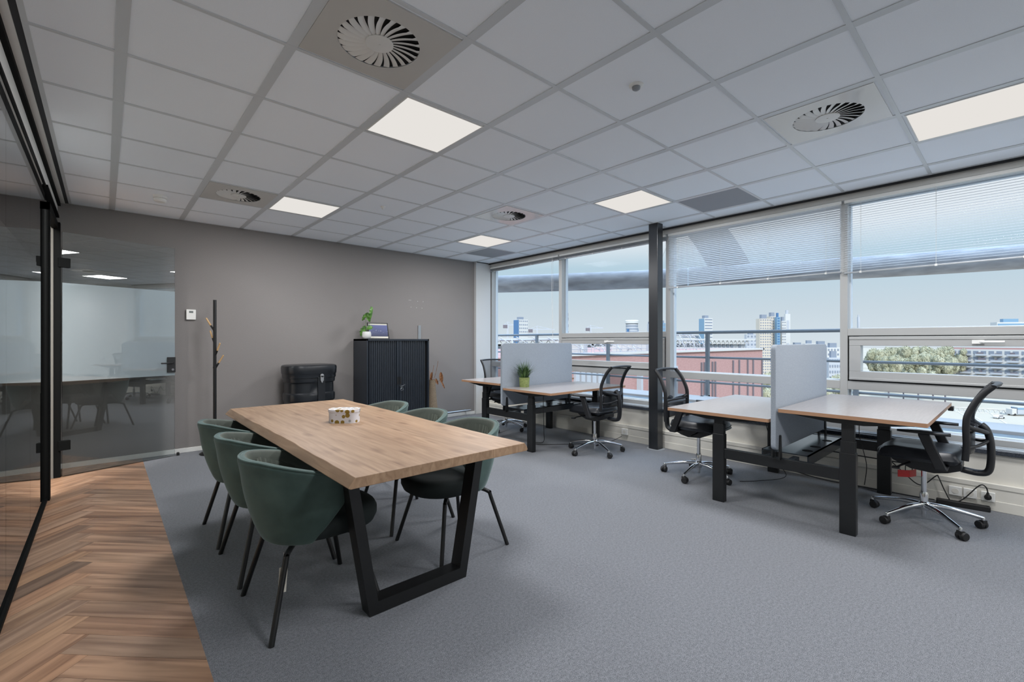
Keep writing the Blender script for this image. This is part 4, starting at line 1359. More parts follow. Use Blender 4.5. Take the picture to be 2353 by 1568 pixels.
f.build('frame', M['black'], pf)
MB().box(-W2 + 0.012, W2 - 0.012, 0.007, 0.010, 0.012, HH - 0.012).build('mat_board', M['paper'], pf)
MB().box(-W2 + 0.014, W2 - 0.014, 0.005, 0.007, 0.040, HH - 0.034).build('print', night_mat(), pf)
# silver wall trunking behind the cabinet
tag(MB().box(-0.024, 0.024, -0.02, 0.0, 0.0, 1.545).box(-0.006, 0.006, -0.024, -0.019, 0, 1.545).build('cable_trunking', M['steel'], loc=(3.785, YB, 0), bevel=0.002),
    'short silver cable trunking on the wall rising above the tambour cabinet', 'cable trunking')
# white wall plugs
wp = MB()
for (x, z) in ((3.61, 1.945), (3.635, 1.945), (3.76, 1.935), (3.86, 1.935), (3.64, 1.835), (3.74, 1.83), (3.84, 1.83)):
    wp.lathe([(0.004, -0.003), (0.004, 0.0)], c=(x, YB, z), axis='y', n=8)
tag(wp.build('wall_plugs', M['wall_white']), 'scatter of tiny white filled screw holes high on the wall beyond the cabinet', 'wall marks', kind='stuff')

# tall vase with dried plant
vz = thing('floor_vase', 'tall narrow woven vase with dried stems and leaves squeezed beside the tambour cabinet', 'vase', (3.865, 6.22, 0))
MB().lathe([(0.075, 0), (0.095, 0.05), (0.09, 0.25), (0.07, 0.45), (0.058, 0.60), (0.06, 0.68), (0.052, 0.68), (0.05, 0.6)], n=28).build('vase_body', M['vase'], vz, smooth=60)
ds = MB()
for k, (dx, dz, cv) in enumerate(((0.10, 0.36, 0.03), (0.03, 0.29, -0.02), (-0.04, 0.2, 0.0), (0.16, 0.12, 0.1))):
    a = Vector((0, 0, 0.6)); b = Sx * dx + Vector((0, 0, 0.62 + dz))
    ds.tube(chain([a, a.lerp(b, 0.5) + Sx * cv * 0.4, b], 5), 0.003, 6)
ds.build('dry_stems', M['dry'], vz, smooth=60)
lf = MB()
leafshape(Sx * 0.14 + Vector((0, 0, 0.80)), Sx * 0.1 + Vector((0, 0, -1)), (-0.5, -0.8, 0.1), 0.17, 0.03, 0.5, False)
leafshape(Sx * 0.15 + Vector((0, 0, 0.66)), Sx * 0.45 + Vector((0, 0, -1)), (-0.5, -0.8, 0.1), 0.13, 0.012, 0.5, False)
leafshape(Sx * 0.0 + Vector((0, 0, 0.80)), Sx * -0.15 + Vector((0, 0, -1)), (-0.5, -0.8, 0.1), 0.15, 0.022, 0.5, False)
leafshape(Sx * 0.06 + Vector((0, 0, 0.70)), Sx * 0.3 + Vector((0, -0.2, -1)), (-0.5, -0.8, 0.1), 0.10, 0.018, 0.5, False)
lf.build('dry_leaves', M['dry'], vz, smooth=180)
# low silver rail on the skirting
lr = thing('low_rail', 'short silver tube fixed low along the back wall beside the window corner', 'rail', (4.35, YB - 0.07, 0.09))
MB().tube([(-0.35, 0, 0), (0.42, 0, 0)], 0.016, 12).build('tube', M['steel'], lr, smooth=40)
MB().box(-0.27, -0.25, 0, 0.07, -0.008, 0.008).box(0.33, 0.35, 0, 0.07, -0.008, 0.008).build('bracket', M['steel'], lr)

# grass plant on the far desk
gp = thing('potted_plant', 'spiky grass plant in a green pot on the desk by the grey divider', 'plant', (3.90, 4.125, 0.722))
MB().lathe([(0.058, 0), (0.06, 0.004), (0.064, 0.06), (0.066, 0.11), (0.069, 0.112), (0.069, 0.12), (0.062, 0.12), (0.06, 0.1)], n=28).build('pot', M['pot_green'], gp, smooth=40)
gr = MB()
rg = random.Random(11)
for k in range(190):
    a = rg.uniform(0, 2 * PI)
    r0 = rg.uniform(0, 0.045)
    ln_ = rg.uniform(0.13, 0.27)
    lean = rg.uniform(0.15, 1.35)
    p0 = Vector((r0 * math.cos(a), r0 * math.sin(a), 0.10))
    d0 = Vector((math.cos(a) * math.sin(lean * 0.5), math.sin(a) * math.sin(lean * 0.5), math.cos(lean * 0.5)))
    d1 = Vector((math.cos(a) * math.sin(lean), math.sin(a) * math.sin(lean), math.cos(lean)))
    p1 = p0 + d0 * ln_ * 0.5
    p2 = p1 + d1 * ln_ * 0.5
    if p2.y > 0.09: p2.y = 0.09
    sd_ = Vector((-math.sin(a), math.cos(a), 0)) * rg.uniform(0.003, 0.005)
    gr.add([p0 - sd_, p0 + sd_, p1 - sd_ * 0.9, p1 + sd_ * 0.9, p2], [(0, 1, 3, 2), (2, 3, 4)])
gr.build('grass_foliage', M['grass'], gp)

# ------------------------------------------------------------------ sockets and cables
for (y0, lb) in ((0.345, 'bare white power socket, first of three low behind the chair with red tag'),
                 (0.262, 'white power socket in the middle of three low behind the chair with red tag'),
                 (0.165, 'white power socket holding a black plug, low under the window')):
    s_ = thing('power_socket', lb, 'socket', (5.042, y0, 0.105))
    MB().box(-0.016, 0.0, -0.038, 0.038, -0.036, 0.036).build('socket_plate', M['white_gloss'], s_, bevel=0.004)
    MB().lathe([(0.021, -0.0175), (0.021, -0.0155)], axis='x', n=20).build('socket_well', M['radiator'], s_)
s_ = thing('power_socket', 'white power socket low on the parapet behind the desk with the green plant', 'socket', (5.042, 3.42, 0.12))
MB().box(-0.03, 0.0, -0.045, 0.045, -0.04, 0.04).build('socket_plate', M['white_gloss'], s_, bevel=0.004)
MB().lathe([(0.021, -0.0315), (0.021, -0.0295)], axis='x', n=20).build('socket_well', M['radiator'], s_)

pc = thing('extension_cord', 'black power cord with plug zigzagging from the socket to the black power strip', 'cord', (0, 0, 0))
MB().tube(chain([(5.00, 0.165, 0.14), (4.985, 0.175, 0.185), (4.985, 0.21, 0.188), (4.98, 0.30, 0.06), (4.97, 0.36, 0.03), (4.98, 0.40, 0.10), (5.0, 0.44, 0.20), (5.0, 0.455, 0.205), (5.0, 0.55, 0.11), (4.99, 0.66, 0.20), (4.98, 0.76, 0.3)], 6), 0.0042, 7).build('cable', M['plug'], pc, smooth=60)
MB().lathe([(0.02, -0.008), (0.021, 0.0), (0.02, 0.016), (0.014, 0.022)], c=(5.005, 0.165, 0.105), axis='x', n=16).tube([(5.0, 0.165, 0.11), (4.998, 0.165, 0.145)], [0.014, 0.006], 8).build('plug', M['plug'], pc, smooth=40)
pst = thing('power_strip', 'black power strip lying on the carpet against the parapet below the sockets', 'power strip', (4.975, 0.30, 0.0), R(8))
MB().box(-0.026, 0.026, -0.15, 0.15, 0, 0.04).build('strip_body', M['plug'], pst, bevel=0.006)
def cable(pts, label, r=0.0035):
    o = MB().tube(chain(pts, 7), r, 7).build('cable', M['plug'], smooth=60)
    return tag(o, label, 'cable')
cable([(4.06, 3.95, 0.69), (4.07, 3.96, 0.45), (4.10, 3.98, 0.15), (4.13, 4.02, 0.02), (4.06, 4.10, 0.006), (4.02, 4.03, 0.005), (4.15, 3.90, 0.005), (4.4, 3.72, 0.005), (4.7, 3.5, 0.006), (4.98, 3.44, 0.06)],
      'thin dark cable hanging from the plant desk and trailing over the carpet')
cable([(5.03, 1.2, 0.27), (5.03, 0.95, 0.268), (5.03, 0.62, 0.262)], 'black cable running along the cream parapet behind the raised desk leg', 0.005)
cable([(5.02, 1.45, 0.02), (4.97, 1.2, 0.008), (4.98, 0.9, 0.008), (4.99, 0.6, 0.008), (4.965, 0.46, 0.02)], 'black cable lying on the carpet along the foot of the parapet', 0.004)
cable([(4.80, 0.98, 0.76), (4.83, 0.93, 0.62), (4.82, 0.92, 0.48), (4.85, 0.90, 0.36), (4.87, 0.88, 0.22), (4.9, 0.9, 0.05)], 'thin black cable dangling under the raised desk beside its far leg', 0.003)
cable([(4.62, 1.62, 0.69), (4.60, 1.58, 0.50), (4.62, 1.50, 0.2), (4.70, 1.45, 0.04), (4.5, 1.6, 0.008), (4.35, 1.72, 0.006)], 'thin black cable dropping from the lower desk by the column to the floor', 0.003)
hs = thing('desk_control', 'small black control box under the window end of the raised desktop', 'control', (4.985, 0.362, 0.757))
MB().box(-0.03, 0.03, -0.012, 0.02, -0.012, 0.022).build('control_box', M['plastic'], hs, bevel=0.003)
MB().box(-0.02, 0.02, -0.0135, -0.0115, -0.004, 0.014).build('control_display', M['lcd'], hs)

# ------------------------------------------------------------------ outside: terrace, railing, tube
M['terrace'] = noise_mat('terrace_deck', s2l(104, 114, 120), s2l(118, 128, 134), 6, 0.6)
M['coping'] = mat('pale_coping', s2l(176, 172, 170), 0.6)
M['rail_steel'] = mat('galvanised_rail', s2l(122, 128, 134), 0.55, 0.15)
M['tube_out'] = noise_mat('weathered_tube', s2l(148, 146, 148), s2l(176, 174, 176), 3, 0.6, 0, (1, 1, 4))
struct(MB().box(5.56, 7.45, YS - 4, 14, 0.0, 0.26).build('floor_terrace', M['terrace']))
struct(MB().box(5.521, 5.56, YS - 4, YB + 6, -0.4, 0.44).build('wall_outer', M['coping']))
struct(MB().box(7.45, 8.10, YS - 4, 14, -0.2, 0.30).build('trim_16', M['coping'], bevel=0.01))
XR = 8.3
rail = thing('terrace_railing', 'long grey steel railing with three rails along the outer edge of the terrace', 'railing', (XR, 0, 0.0))
for z, r_ in ((1.455, 0.028), (0.99, 0.020), (0.53, 0.020)):
    MB().tube([(0, -6, z), (0, 16, z)], r_, 12).build('rail', M['rail_steel'], rail, smooth=40)
for y in (-4.9, -2.75, -0.6, 1.62, 3.84, 6.06, 8.28, 10.5):
    MB().box(-0.06, 0.0, y - 0.03, y + 0.03, 0.2, 1.44).box(-0.30, 0.0, y - 0.03, y + 0.03, 0.2, 0.30).build('post', M['rail_steel'], rail)
# the big curved tube carried beside the terrace
tp = [(9.25, -5.5), (9.55, -3.0), (9.62, 0.0), (8.93, 1.9), (7.75, 4.7), (6.15, 7.35), (4.6, 9.6)]
tp = [(9.9, -4.5), (9.75, -2.2), (9.5, 0.0), (8.95, 1.9), (7.75, 4.6), (6.25, 6.95), (4.3, 9.4)]
cp = chain([(x, y, 2.47) for x, y in tp], 10)
tube = thing('roof_edge_tube', 'big pale horizontal steel tube curving around outside above the terrace', 'tube', (0, 0, 0))
MB().tube(cp, 0.175, 28).build('tube_body', M['tube_out'], tube, smooth=60)
jr = MB()
for i in (16, 38):
    a, b = cp[i], cp[i + 1]
    m_ = (b - a).normalized()
    jr.tube([a, a + m_ * 0.03], 0.180, 28)
jr.build('joint_ring', M['alu_out'], tube, smooth=60)
# curved blade rising from the tube behind the third window blind
bl = MB()
def blade_pt(u, v, side):
    # arc in a vertical plane: from the tube upwards, bending back over the roof
    pa = at(1640 + (1737 - 1640) * u, 634, 8.4)
    pb = at(1575 + (1676 - 1575) * u, 530, 8.0)
    pc_ = at(1470 + (1580 - 1470) * u, 430, 7.6)
    p = pa * (1 - v) ** 2 + (pb * 2 - (pa + pc_) * 0.5) * 2 * v * (1 - v) * 0.5 * 2 * 0.5 + pc_ * v ** 2
    # quadratic through the three points
    c1 = pb * 2 - (pa + pc_) * 0.5
    p = pa * (1 - v) ** 2 + c1 * 2 * v * (1 - v) + pc_ * v * v
    return p + Vector((CA, SA, 0)) * (0.06 if side else 0.0)
vs_ = []
n = 16
for i in range(n + 1):
    for (u, s) in ((0, 0), (1, 0), (1, 1), (0, 1)):
        vs_.append(tuple(blade_pt(u, i / n, s)))
fs_ = []
for i in range(n):
    for k in range(4):
        fs_.append((i * 4 + k, i * 4 + (k + 1) % 4, (i + 1) * 4 + (k + 1) % 4, (i + 1) * 4 + k))
fs_ += [(0, 1, 2, 3), (n * 4, n * 4 + 1, n * 4 + 2, n * 4 + 3)]
bl.add(vs_, fs_)
tag(bl.build('curved_roof_rib', M['tube_out'], smooth=40), 'wide curved steel rib outside, seen as a dark arch through the half-closed blind', 'roof rib')

# ------------------------------------------------------------------ outside: city; tree, brick and glass colours are paled to imitate haze
GZ = -30.0
M['ground'] = noise_mat('pale_ground', s2l(144, 134, 118), s2l(154, 145, 130), 0.02, 0.9)
M['brick'] = noise_mat('pink_brick', s2l(150, 116, 112), s2l(162, 128, 124), 2.0, 0.9, 0, (1, 1, 6))
M['c_white'] = mat('white_facade', s2l(176, 176, 174), 0.8)
M['c_grey'] = mat('pale_grey_facade', s2l(156, 160, 166), 0.8)
M['c_blue'] = mat('blue_glass_facade', s2l(104, 134, 156), 0.4)
M['c_dblue'] = mat('deep_blue_glass', s2l(62, 98, 136), 0.4)
M['c_win'] = mat('far_window', s2l(116, 124, 136), 0.4)
M['c_dark'] = mat('far_dark', s2l(96, 90, 96), 0.8)
M['c_tree'] = noise_mat('tree_crown', s2l(132, 132, 108), s2l(160, 158, 136), 0.8, 0.95)
M['c_road'] = mat('pale_road', s2l(158, 148, 134), 0.9)
M['c_beige'] = mat('beige_facade', s2l(176, 168, 156), 0.85)
o = MB().box(-200, 2500, -1500, 2500, GZ - 1, GZ).build('ground', M['ground']); struct(o)
struct(MB().box(60, 900, -60, -20, GZ, GZ + 0.05).build('road', M['c_road']))

def tower(name, label, x0, x1, ytop, d, mats, cat='building', depth=None, style='grid', rz=None, ybase=None, rows=None, cols=None, side=0.5):
    """box tower whose visible width spans image columns x0..x1 and whose top is at row ytop, at view depth d"""
    c = at((x0 + x1) / 2, 784, d)
    wv = (x1 - x0) / FPX * d
    zt = CAM_H - (ytop - 784) / FPX * d
    az = rz if rz is not None else math.atan2(c.y, c.x) - PI / 2 + R(35)
    k = abs(math.cos(R(35))) + side * abs(math.sin(R(35)))
    w_ = wv / k
    dp = w_ * side
    t = thing(name, label, cat, (c.x, c.y, GZ), az)
    hgt = zt - GZ
    MB().box(-w_ / 2, w_ / 2, -dp / 2, dp / 2, 0, hgt).build('facade', mats[0], t)
    rows = rows or max(3, int(hgt / 4)); cols = cols or max(3, int(w_ / 5))
    wn_ = MB()
    if style == 'grid':
        for r_ in range(rows):
            for q in range(cols):
                z0 = hgt * (r_ + 0.3) / rows; z1 = hgt * (r_ + 0.72) / rows
                x_ = -w_ / 2 + w_ * (q + 0.25) / cols
                wn_.box(x_, x_ + w_ / cols * 0.5, -dp / 2 - 0.15, -dp / 2, z0, z1)
    elif style == 'bands':
        for r_ in range(rows):
            z0 = hgt * (r_ + 0.3) / rows; z1 = hgt * (r_ + 0.7) / rows
            wn_.box(-w_ / 2 + 0.5, w_ / 2 - 0.5, -dp / 2 - 0.15, -dp / 2, z0, z1)
    wn_.build('windows', mats[1], t)
    if len(mats) > 2:
        sd_ = MB().box(w_ / 2, w_ / 2 + 0.2, -dp / 2 + 0.3, dp / 2 - 0.3, 0, hgt - 0.5).box(-w_ / 2 - 0.2, -w_ / 2, -dp / 2 + 0.3, dp / 2 - 0.3, 0, hgt - 0.5)
        sd_.build('glass_side', mats[2], t)
    MB().box(-w_ * 0.25, w_ * 0.2, -dp * 0.2, dp * 0.3, hgt, hgt + 3).build('roof_plant', mats[1], t)
    return t
tower('office_tower', 'distant white and blue office tower seen through the window by the back wall', 1180, 1213, 735, 520, [M['c_white'], M['c_win'], M['c_dblue']], side=0.9, rows=14, cols=5)
tower('office_tower', 'distant tower with a bright blue glass side, seen just beyond the black column', 1607, 1636, 732, 480, [M['c_white'], M['c_win'], M['c_blue']], side=1.0, style='bands', rows=18)
# round tower
c = at(1452, 784, 560)
t = thing('round_tower', 'distant round pale office tower with a flared crown', 'building', (c.x, c.y, GZ))
hh = CAM_H + 46 / FPX * 560 - GZ
MB().lathe([(7.2, 0), (7.2, hh - 3)], n=28).build('shaft', M['c_grey'], t, smooth=30)
MB().lathe([(8.4, hh - 3), (8.4, hh), (7, hh + 1)], n=28).build('crown', M['c_white'], t, smooth=30)
rb = MB()
for i in range(16):
    z = hh * (i + 0.5) / 16 - 2
    rb.lathe([(7.3, z), (7.3, z + 1.6)], n=28)
rb.build('window_bands', M['c_win'], t, smooth=30)
sf = MB().box(7, 9.5, -3, 3, 0, hh - 9).box(-9.5, -7.4, -1, 1, 0, hh - 10)
sf.build('side_fins', M['c_dblue'], t)
tower('office_tower', 'narrow blue glass tower half hidden behind the black column', 1519, 1529, 743, 520, [M['c_blue'], M['c_win']], side=1.0, style='bands')
tower('office_tower', 'pale narrow tower just before the black column', 1487, 1496, 745, 600, [M['c_grey'], M['c_win']], side=1.0, style='bands')
tower('apartment_tower', 'white apartment tower with dark window columns above the pink brick hall', 1739, 1770, 733, 330, [M['c_beige'], M['c_win']], rows=24, cols=5)
tower('apartment_tower', 'tall beige apartment slab beside a blue glass stair tower', 1762, 1786, 728, 335, [M['c_beige'], M['c_win']], rows=24, cols=4, side=0.8)
tower('apartment_tower', 'slim blue glass tower between the two pale apartment slabs', 1781, 1792, 729, 328, [M['c_blue'], M['c_dblue']], style='bands', side=1.0, rows=26)
tower('apartment_tower', 'white stepped tower next to the slim blue glass tower', 1791, 1805, 738, 332, [M['c_white'], M['c_win']], side=1.0, rows=22, cols=3)
tower('apartment_tower', 'blank white tower at the window side of the stepped tower', 1802, 1815, 722, 345, [M['c_white'], M['c_grey']], side=0.5, rows=3, cols=1)
tower('low_office', 'low white office block far off, above the long tilting window sash', 2290, 2353, 741, 400, [M['c_white'], M['c_blue']], style='bands', rows=12, side=0.3)
tower('low_office', 'low pale block far away at the foot of the blue sided tower', 1556, 1604, 771, 500, [M['c_white'], M['c_win']], style='bands', rows=10, side=0.3)
tower('low_office', 'low pale blocks beyond the brick hall, beneath the apartment towers', 1712, 1738, 769, 420, [M['c_grey'], M['c_win']], rows=10, side=0.3)
tower('mast', 'thin distant chimney standing alone in the sky over the long window', 1970, 1975, 729, 600, [M['c_grey'], M['c_grey']], cat='chimney', side=1.0, rows=3, cols=1)
tower('mast', 'thin distant red and white mast beside the window post', 1304.5, 1306.5, 726, 500, [M['c_grey'], M['c_dark']], cat='mast', side=1.0, rows=8, cols=1)
# cranes
def crane(xb, ytop, yj, xl, xr, d, label):
    c = at(xb, 784, d)
    t = thing('tower_crane', label, 'crane', (c.x, c.y, GZ), math.atan2(SA, CA) - PI / 2)
    zt = CAM_H + (784 - ytop) / FPX * d - GZ
    zj = CAM_H + (784 - yj) / FPX * d - GZ
    u = d / FPX
    MB().box(-0.8, 0.8, -0.8, 0.8, 0, zj).box(-0.4, 0.4, -0.4, 0.4, zj, zt).build('mast', M['c_grey'], t)
    MB().box((xl - xb) * u, (xr - xb) * u, -0.5, 0.5, zj - 0.6, zj + 0.5).tube([((xl - xb) * u * 0.8, 0, zj), (0, 0, zt), ((xr - xb) * u * 0.8, 0, zj)], 0.2, 5).build('jib', M['c_grey'], t)
    MB().box(min((xl - xb) * u, (xl - xb) * u + 3), (xl - xb) * u + 4, -1, 1, zj - 3, zj).build('counterweight', M['c_dark'], t)
crane(1166.5, 740, 747, 1156, 1180, 420, 'tower crane beside the white and blue tower, at its wall side')
crane(1234, 750, 757, 1214, 1274, 420, 'tower crane between the white and blue tower and the window post')
crane(1357, 748, 754, 1346, 1386, 450, 'tower crane alone above the sash window frame before the round tower')

# brick hall parallel to the back wall
YBH = 25.0
bh = thing('brick_hall', 'long pink brick hall with dark pipes and roof machinery beyond the terrace', 'building', (0, YBH, GZ))
zr = 0.03 - GZ
MB().box(22, 71.2, 0, 30, 0, zr).build('brick_walls', M['brick'], bh)
MB().box(22, 71.4, -0.2, 0.2, zr, zr + 0.22).box(71.0, 71.4, -0.2, 30, zr, zr + 0.22).build('roof_edge', M['c_white'], bh)
def hallx(px_):
    u = (px_ - 1176.5) / FPX
    return (SA * u + CA) / (-CA * u + SA) * YBH
for px_ in (1611, 1617.5, 1624, 1636, 1642.5, 1683.5, 1697.5, 1717, 1729.5, 1750):
    x = hallx(px_); ww = 0.07 + (x - 30) * 0.002
    MB().box(x - ww, x + ww, -0.14, 0, 0, zr - 1.25).build('drain_pipe', M['c_dark'], bh)
for px_ in range(1318, 1392, 13):
    x = hallx(px_)
    MB().box(x, x + 0.5, -0.25, 0, 0, zr - 1.0).build('pilaster', M['c_grey'], bh)
for px_ in (1463, 1490, 1544):
    x = hallx(px_)
    MB().box(x, x + 0.35, -0.5, 0, 0, zr - 1.4).build('pilaster', M['c_grey'], bh)
# roof machinery as separate units
rr = random.Random(21)
for i, (xa, xb_, ya, hh_, lb) in enumerate(((26.0, 27.2, 3, 0.75, 'first'), (33.0, 34.6, 3.2, 1.25, 'x'), (45, 48.5, 5, 1.3, 'x'), (52, 55, 6, 0.9, 'x'))):
    u_ = thing('rooftop_unit', ['small white machine box on the brick hall roof near the desk divider', 'cream machine house on the brick hall roof behind the window handle',
                                'white air unit in the middle of the brick hall roof', 'low white air unit towards the far end of the brick hall roof'][i], 'rooftop unit', (xa, YBH + ya, zr + GZ))
    MB().box(0, xb_ - xa, 0, 2.4, 0, hh_).build('housing', M['c_white'], u_)
    MB().box(xb_ - xa, (xb_ - xa) * 1.5, 0.2, 2.2, 0, hh_ * 0.9).build('louvre_box', M['c_grey'], u_)
for i, (xa, xb_, ya, h0) in enumerate(((24, 33.5, 1.4, 0.95), (34.9, 44, 2.2, 0.9), (49, 62, 3.5, 1.4))):
    s_ = MB()
    n = int((xb_ - xa) / 0.9)
    for k in range(n + 1):
        x = xa + (xb_ - xa) * k / n
        s_.tube([(x, 0, 0), (x, 0, h0)], 0.03, 5)
        if k < n:
            x2 = xa + (xb_ - xa) * (k + 1) / n
            if (k + i) % 3 == 0: s_.tube([(x, 0, 0), (x2, 1.5, h0 * 1.5)], 0.05, 5)
            if k % 2 == 0: s_.tube([(x, 2, h0 * 1.7), (x2, 0, h0 * 0.4)], 0.04, 5)
    for z in (h0, h0 * 0.55, h0 * 0.2):
        s_.tube([(xa, 0, z), (xb_, 0, z)], 0.03, 5)
    s_.tube([(xa, 2, h0 * 1.4), (xb_, 2, h0 * 1.5)], 0.10, 6)
    s_.xf(Matrix.Translation((0, YBH + ya, zr + GZ)))
    tag(s_.build('pipe_rack', M['c_grey']), ['white pipes and guard rails on the hall roof behind the far desk divider', 'white pipe rack on the hall roof seen through the tilting sash by the column',
                                             'grey pipe rack on the hall roof below the blue sided tower'][i], 'pipe rack')
# stadium with steel truss roof beyond the hall
sv = thing('stadium', 'long low white arena with a trussed roof beyond the brick hall', 'building', (0, 0, 0))
a0, a1 = at(1130, 784, 150), at(1712, 784, 230)
dv_ = (a1 - a0); LN = dv_.length
mt = Matrix.Translation(a0) @ Matrix.Rotation(math.atan2(dv_.y, dv_.x), 4, 'Z')
MB().box(0, LN, 0, 60, GZ - CAM_H, -1.6).xf(mt).build('stand_walls', M['c_grey'], sv)
MB().box(-4, LN + 4, -3, 60, 0.25, 1.0).xf(mt).build('roof_slab', M['c_white'], sv)
ts_ = MB(); dk = MB()
n = 44
for k in range(n):
    x = LN * k / n; x2 = LN * (k + 1) / n
    ts_.tube([(x, -2, -1.6), ((x + x2) / 2, -2, 0.25), (x2, -2, -1.6)], 0.16, 5)
    if rr.random() < 0.7: dk.box(x + 0.6, x2 - 0.6, -0.3, 0, -4.2, -1.9)
    if rr.random() < 0.7: dk.box(x + 0.6, x2 - 0.6, -0.3, 0, -7.4, -5.2)
ts_.xf(mt).build('roof_trusses', M['c_white'], sv)
dk.xf(mt).build('openings', M['c_win'], sv)

# far low houses right of the hall
for i, (x0, x1, yt, d) in enumerate(((1815, 1850, 797, 330), (1846, 1872, 790, 420), (1868, 1905, 793, 360), (1895, 1932, 799, 300), (1900, 1930, 822, 210))):
    tower('city_block', ['low white block peeping over the grey divider, closest to the brick hall', 'low distant block above the grey divider', 'low pale block above the corner of the grey divider',
                         'pale flats between the grey divider and the window post', 'nearer balcony flats under the pale flats by the window post'][i], x0, x1, yt, d, [M['c_white'] if i % 2 else M['c_grey'], M['c_win']], rows=9, cols=5, side=0.4)
# balcony apartments seen through the long sash
c = at(2330, 784, 310)
ap = thing('apartment_block', 'white apartment block with rows of cluttered balconies, seen through the long window sash', 'building', (c.x, c.y, GZ), R(-14))
zt = CAM_H - 20 / FPX * 310 - GZ
MB().box(-3, 16, -36, 36, 0, zt).build('walls', M['c_white'], ap)
bw = MB(); bb = MB(); bs = MB()
q_ = random.Random(9)
for r_ in range(6):
    z0 = zt - 4.3 * (r_ + 1)
    if z0 < 0: break
    for q in range(18):
        y = -35 + q * 3.95
        bw.box(-3.2, -3.0, y + 0.4, y + 3.0, z0 + 0.9, z0 + 3.2)
    for q in range(9):
        y = -35 + q * 7.9
        bb.box(-5.0, -3.0, y, y + 5.6, z0 - 0.15, z0 + 0.15).box(-5.0, -4.9, y, y + 5.6, z0 + 0.15, z0 + 1.2)
        bs.box(-4.7, -3.2, y + q_.uniform(0.5, 3), y + q_.uniform(3.2, 5), z0 + 0.15, z0 + q_.uniform(1.5, 2.6))
bw.build('windows', M['c_win'], ap); bb.build('balconies', M['c_grey'], ap); bs.build('balcony_screens', M['c_dark'], ap)
MB().box(-1, 12, -20, 34, zt, zt + 5.0).build('penthouse', M['brick'], ap)
MB().box(-1.1, -1.0, -18, 32, zt + 1.2, zt + 3.6).build('penthouse_windows', M['c_white'], ap)

# trees
def crown_mesh(seed, nb=22):
    """leafy crown: overlapping inner masses and thousands of small leaf clumps around them"""
    q = random.Random(seed)
    bm = bmesh.new()
    blobs = []
    for k in range(nb):
        r_ = q.uniform(0.20, 0.36)
        c_ = Vector((q.uniform(-0.65, 0.65), q.uniform(-0.65, 0.65), q.uniform(-0.25, 0.6)))
        blobs.append((c_, r_))
        bmesh.ops.create_icosphere(bm, subdivisions=2, radius=1, matrix=Matrix.Translation(c_) @ Matrix.Diagonal((r_ * 0.9, r_ * 0.9, r_ * 0.8, 1)))
    for v in bm.verts:
        v.co += Vector((q.uniform(-1, 1), q.uniform(-1, 1), q.uniform(-1, 1))) * 0.04
    for k in range(5200):
        c_, r_ = blobs[q.randrange(nb)]
        d = Vector((q.gauss(0, 1), q.gauss(0, 1), q.gauss(0, 1))).normalized()
        p = c_ + Vector((d.x, d.y, d.z * 0.88)) * r_ * q.uniform(0.85, 1.08)
        u = Vector((q.gauss(0, 1), q.gauss(0, 1), q.gauss(0, 1))).normalized()
        w_ = u.cross(d).normalized() if abs(u.dot(d)) < 0.95 else u.orthogonal().normalized()
        a = q.uniform(0.025, 0.05)
        bm.faces.new([bm.verts.new(p + u * a), bm.verts.new(p + w_ * a * 0.8), bm.verts.new(p - u * a), bm.verts.new(p - w_ * a * 0.8)])
    me = bpy.data.meshes.new('tree_crown'); bm.to_mesh(me); bm.free()
    me.materials.append(M['c_tree'])
    return me
crowns = [crown_mesh(s) for s in range(4)]
trunk = MB().tube([(0, 0, 0), (0, 0, 1)], [0.06, 0.03], 6)
tr_o = trunk.build('tmp', M['c_dark']); trunk_me = tr_o.data; bpy.data.objects.remove(tr_o)
def tree(x, ytop, d, size, label, s, group):
    c = at(x, 784, d)
    zt = CAM_H - (ytop - 784) / FPX * d
    t = thing('tree', label, 'tree', (c.x, c.y, GZ), s * 1.3, group=group)
    hgt = zt - GZ
    cr = bpy.data.objects.new('crown', crowns[s % 4]); col.objects.link(cr); cr.parent = t
    cr.scale = (size, size, size * 1.8); cr.location = (0, 0, hgt - size * 1.6)
    tk = bpy.data.objects.new('trunk', trunk_me); col.objects.link(tk); tk.parent = t
    tk.scale = (6, 6, max(1, hgt - size)); tk['size'] = 1
    return t
ORD = ['first', 'second', 'third', 'fourth', 'fifth', 'sixth', 'seventh', 'eighth', 'ninth', 'tenth', 'eleventh', 'twelfth']
tx = [2018, 2034, 2051, 2068, 2085, 2102, 2119, 2136, 2153, 2166, 2180, 2193, 2042, 2076, 2110, 2144, 2172]
for i, x in enumerate(tx):
    far = i < 12
    tree(x, (797 + 3 * math.sin(i * 1.7) if far else 812) , 285 + (i % 3) * 24 if far else 225 + (i % 2) * 16, 7.6 if far else 6.0,
         ('pale tree of the wooded belt in the long sash, %s from the window post' % ORD[i]) if far else ('lower pale tree in front of the wooded belt, %s from the window post' % ORD[i - 12]), i,
         'trees of the wooded belt behind the road' if far else 'trees in front of the wooded belt')
tree(1768, 838, 110, 4.6, 'yellow-green tree at the corner of the pink brick hall', 1, None)
tree(1765, 884, 85, 3.4, 'small bush-like tree at the foot of the brick hall corner', 2, None)
tree(1912, 858, 150, 6.5, 'green tree between the grey divider and window post, below the flats', 3, None)
tree(1893, 882, 120, 4.5, 'smaller green tree low between the grey divider and window post', 0, None)

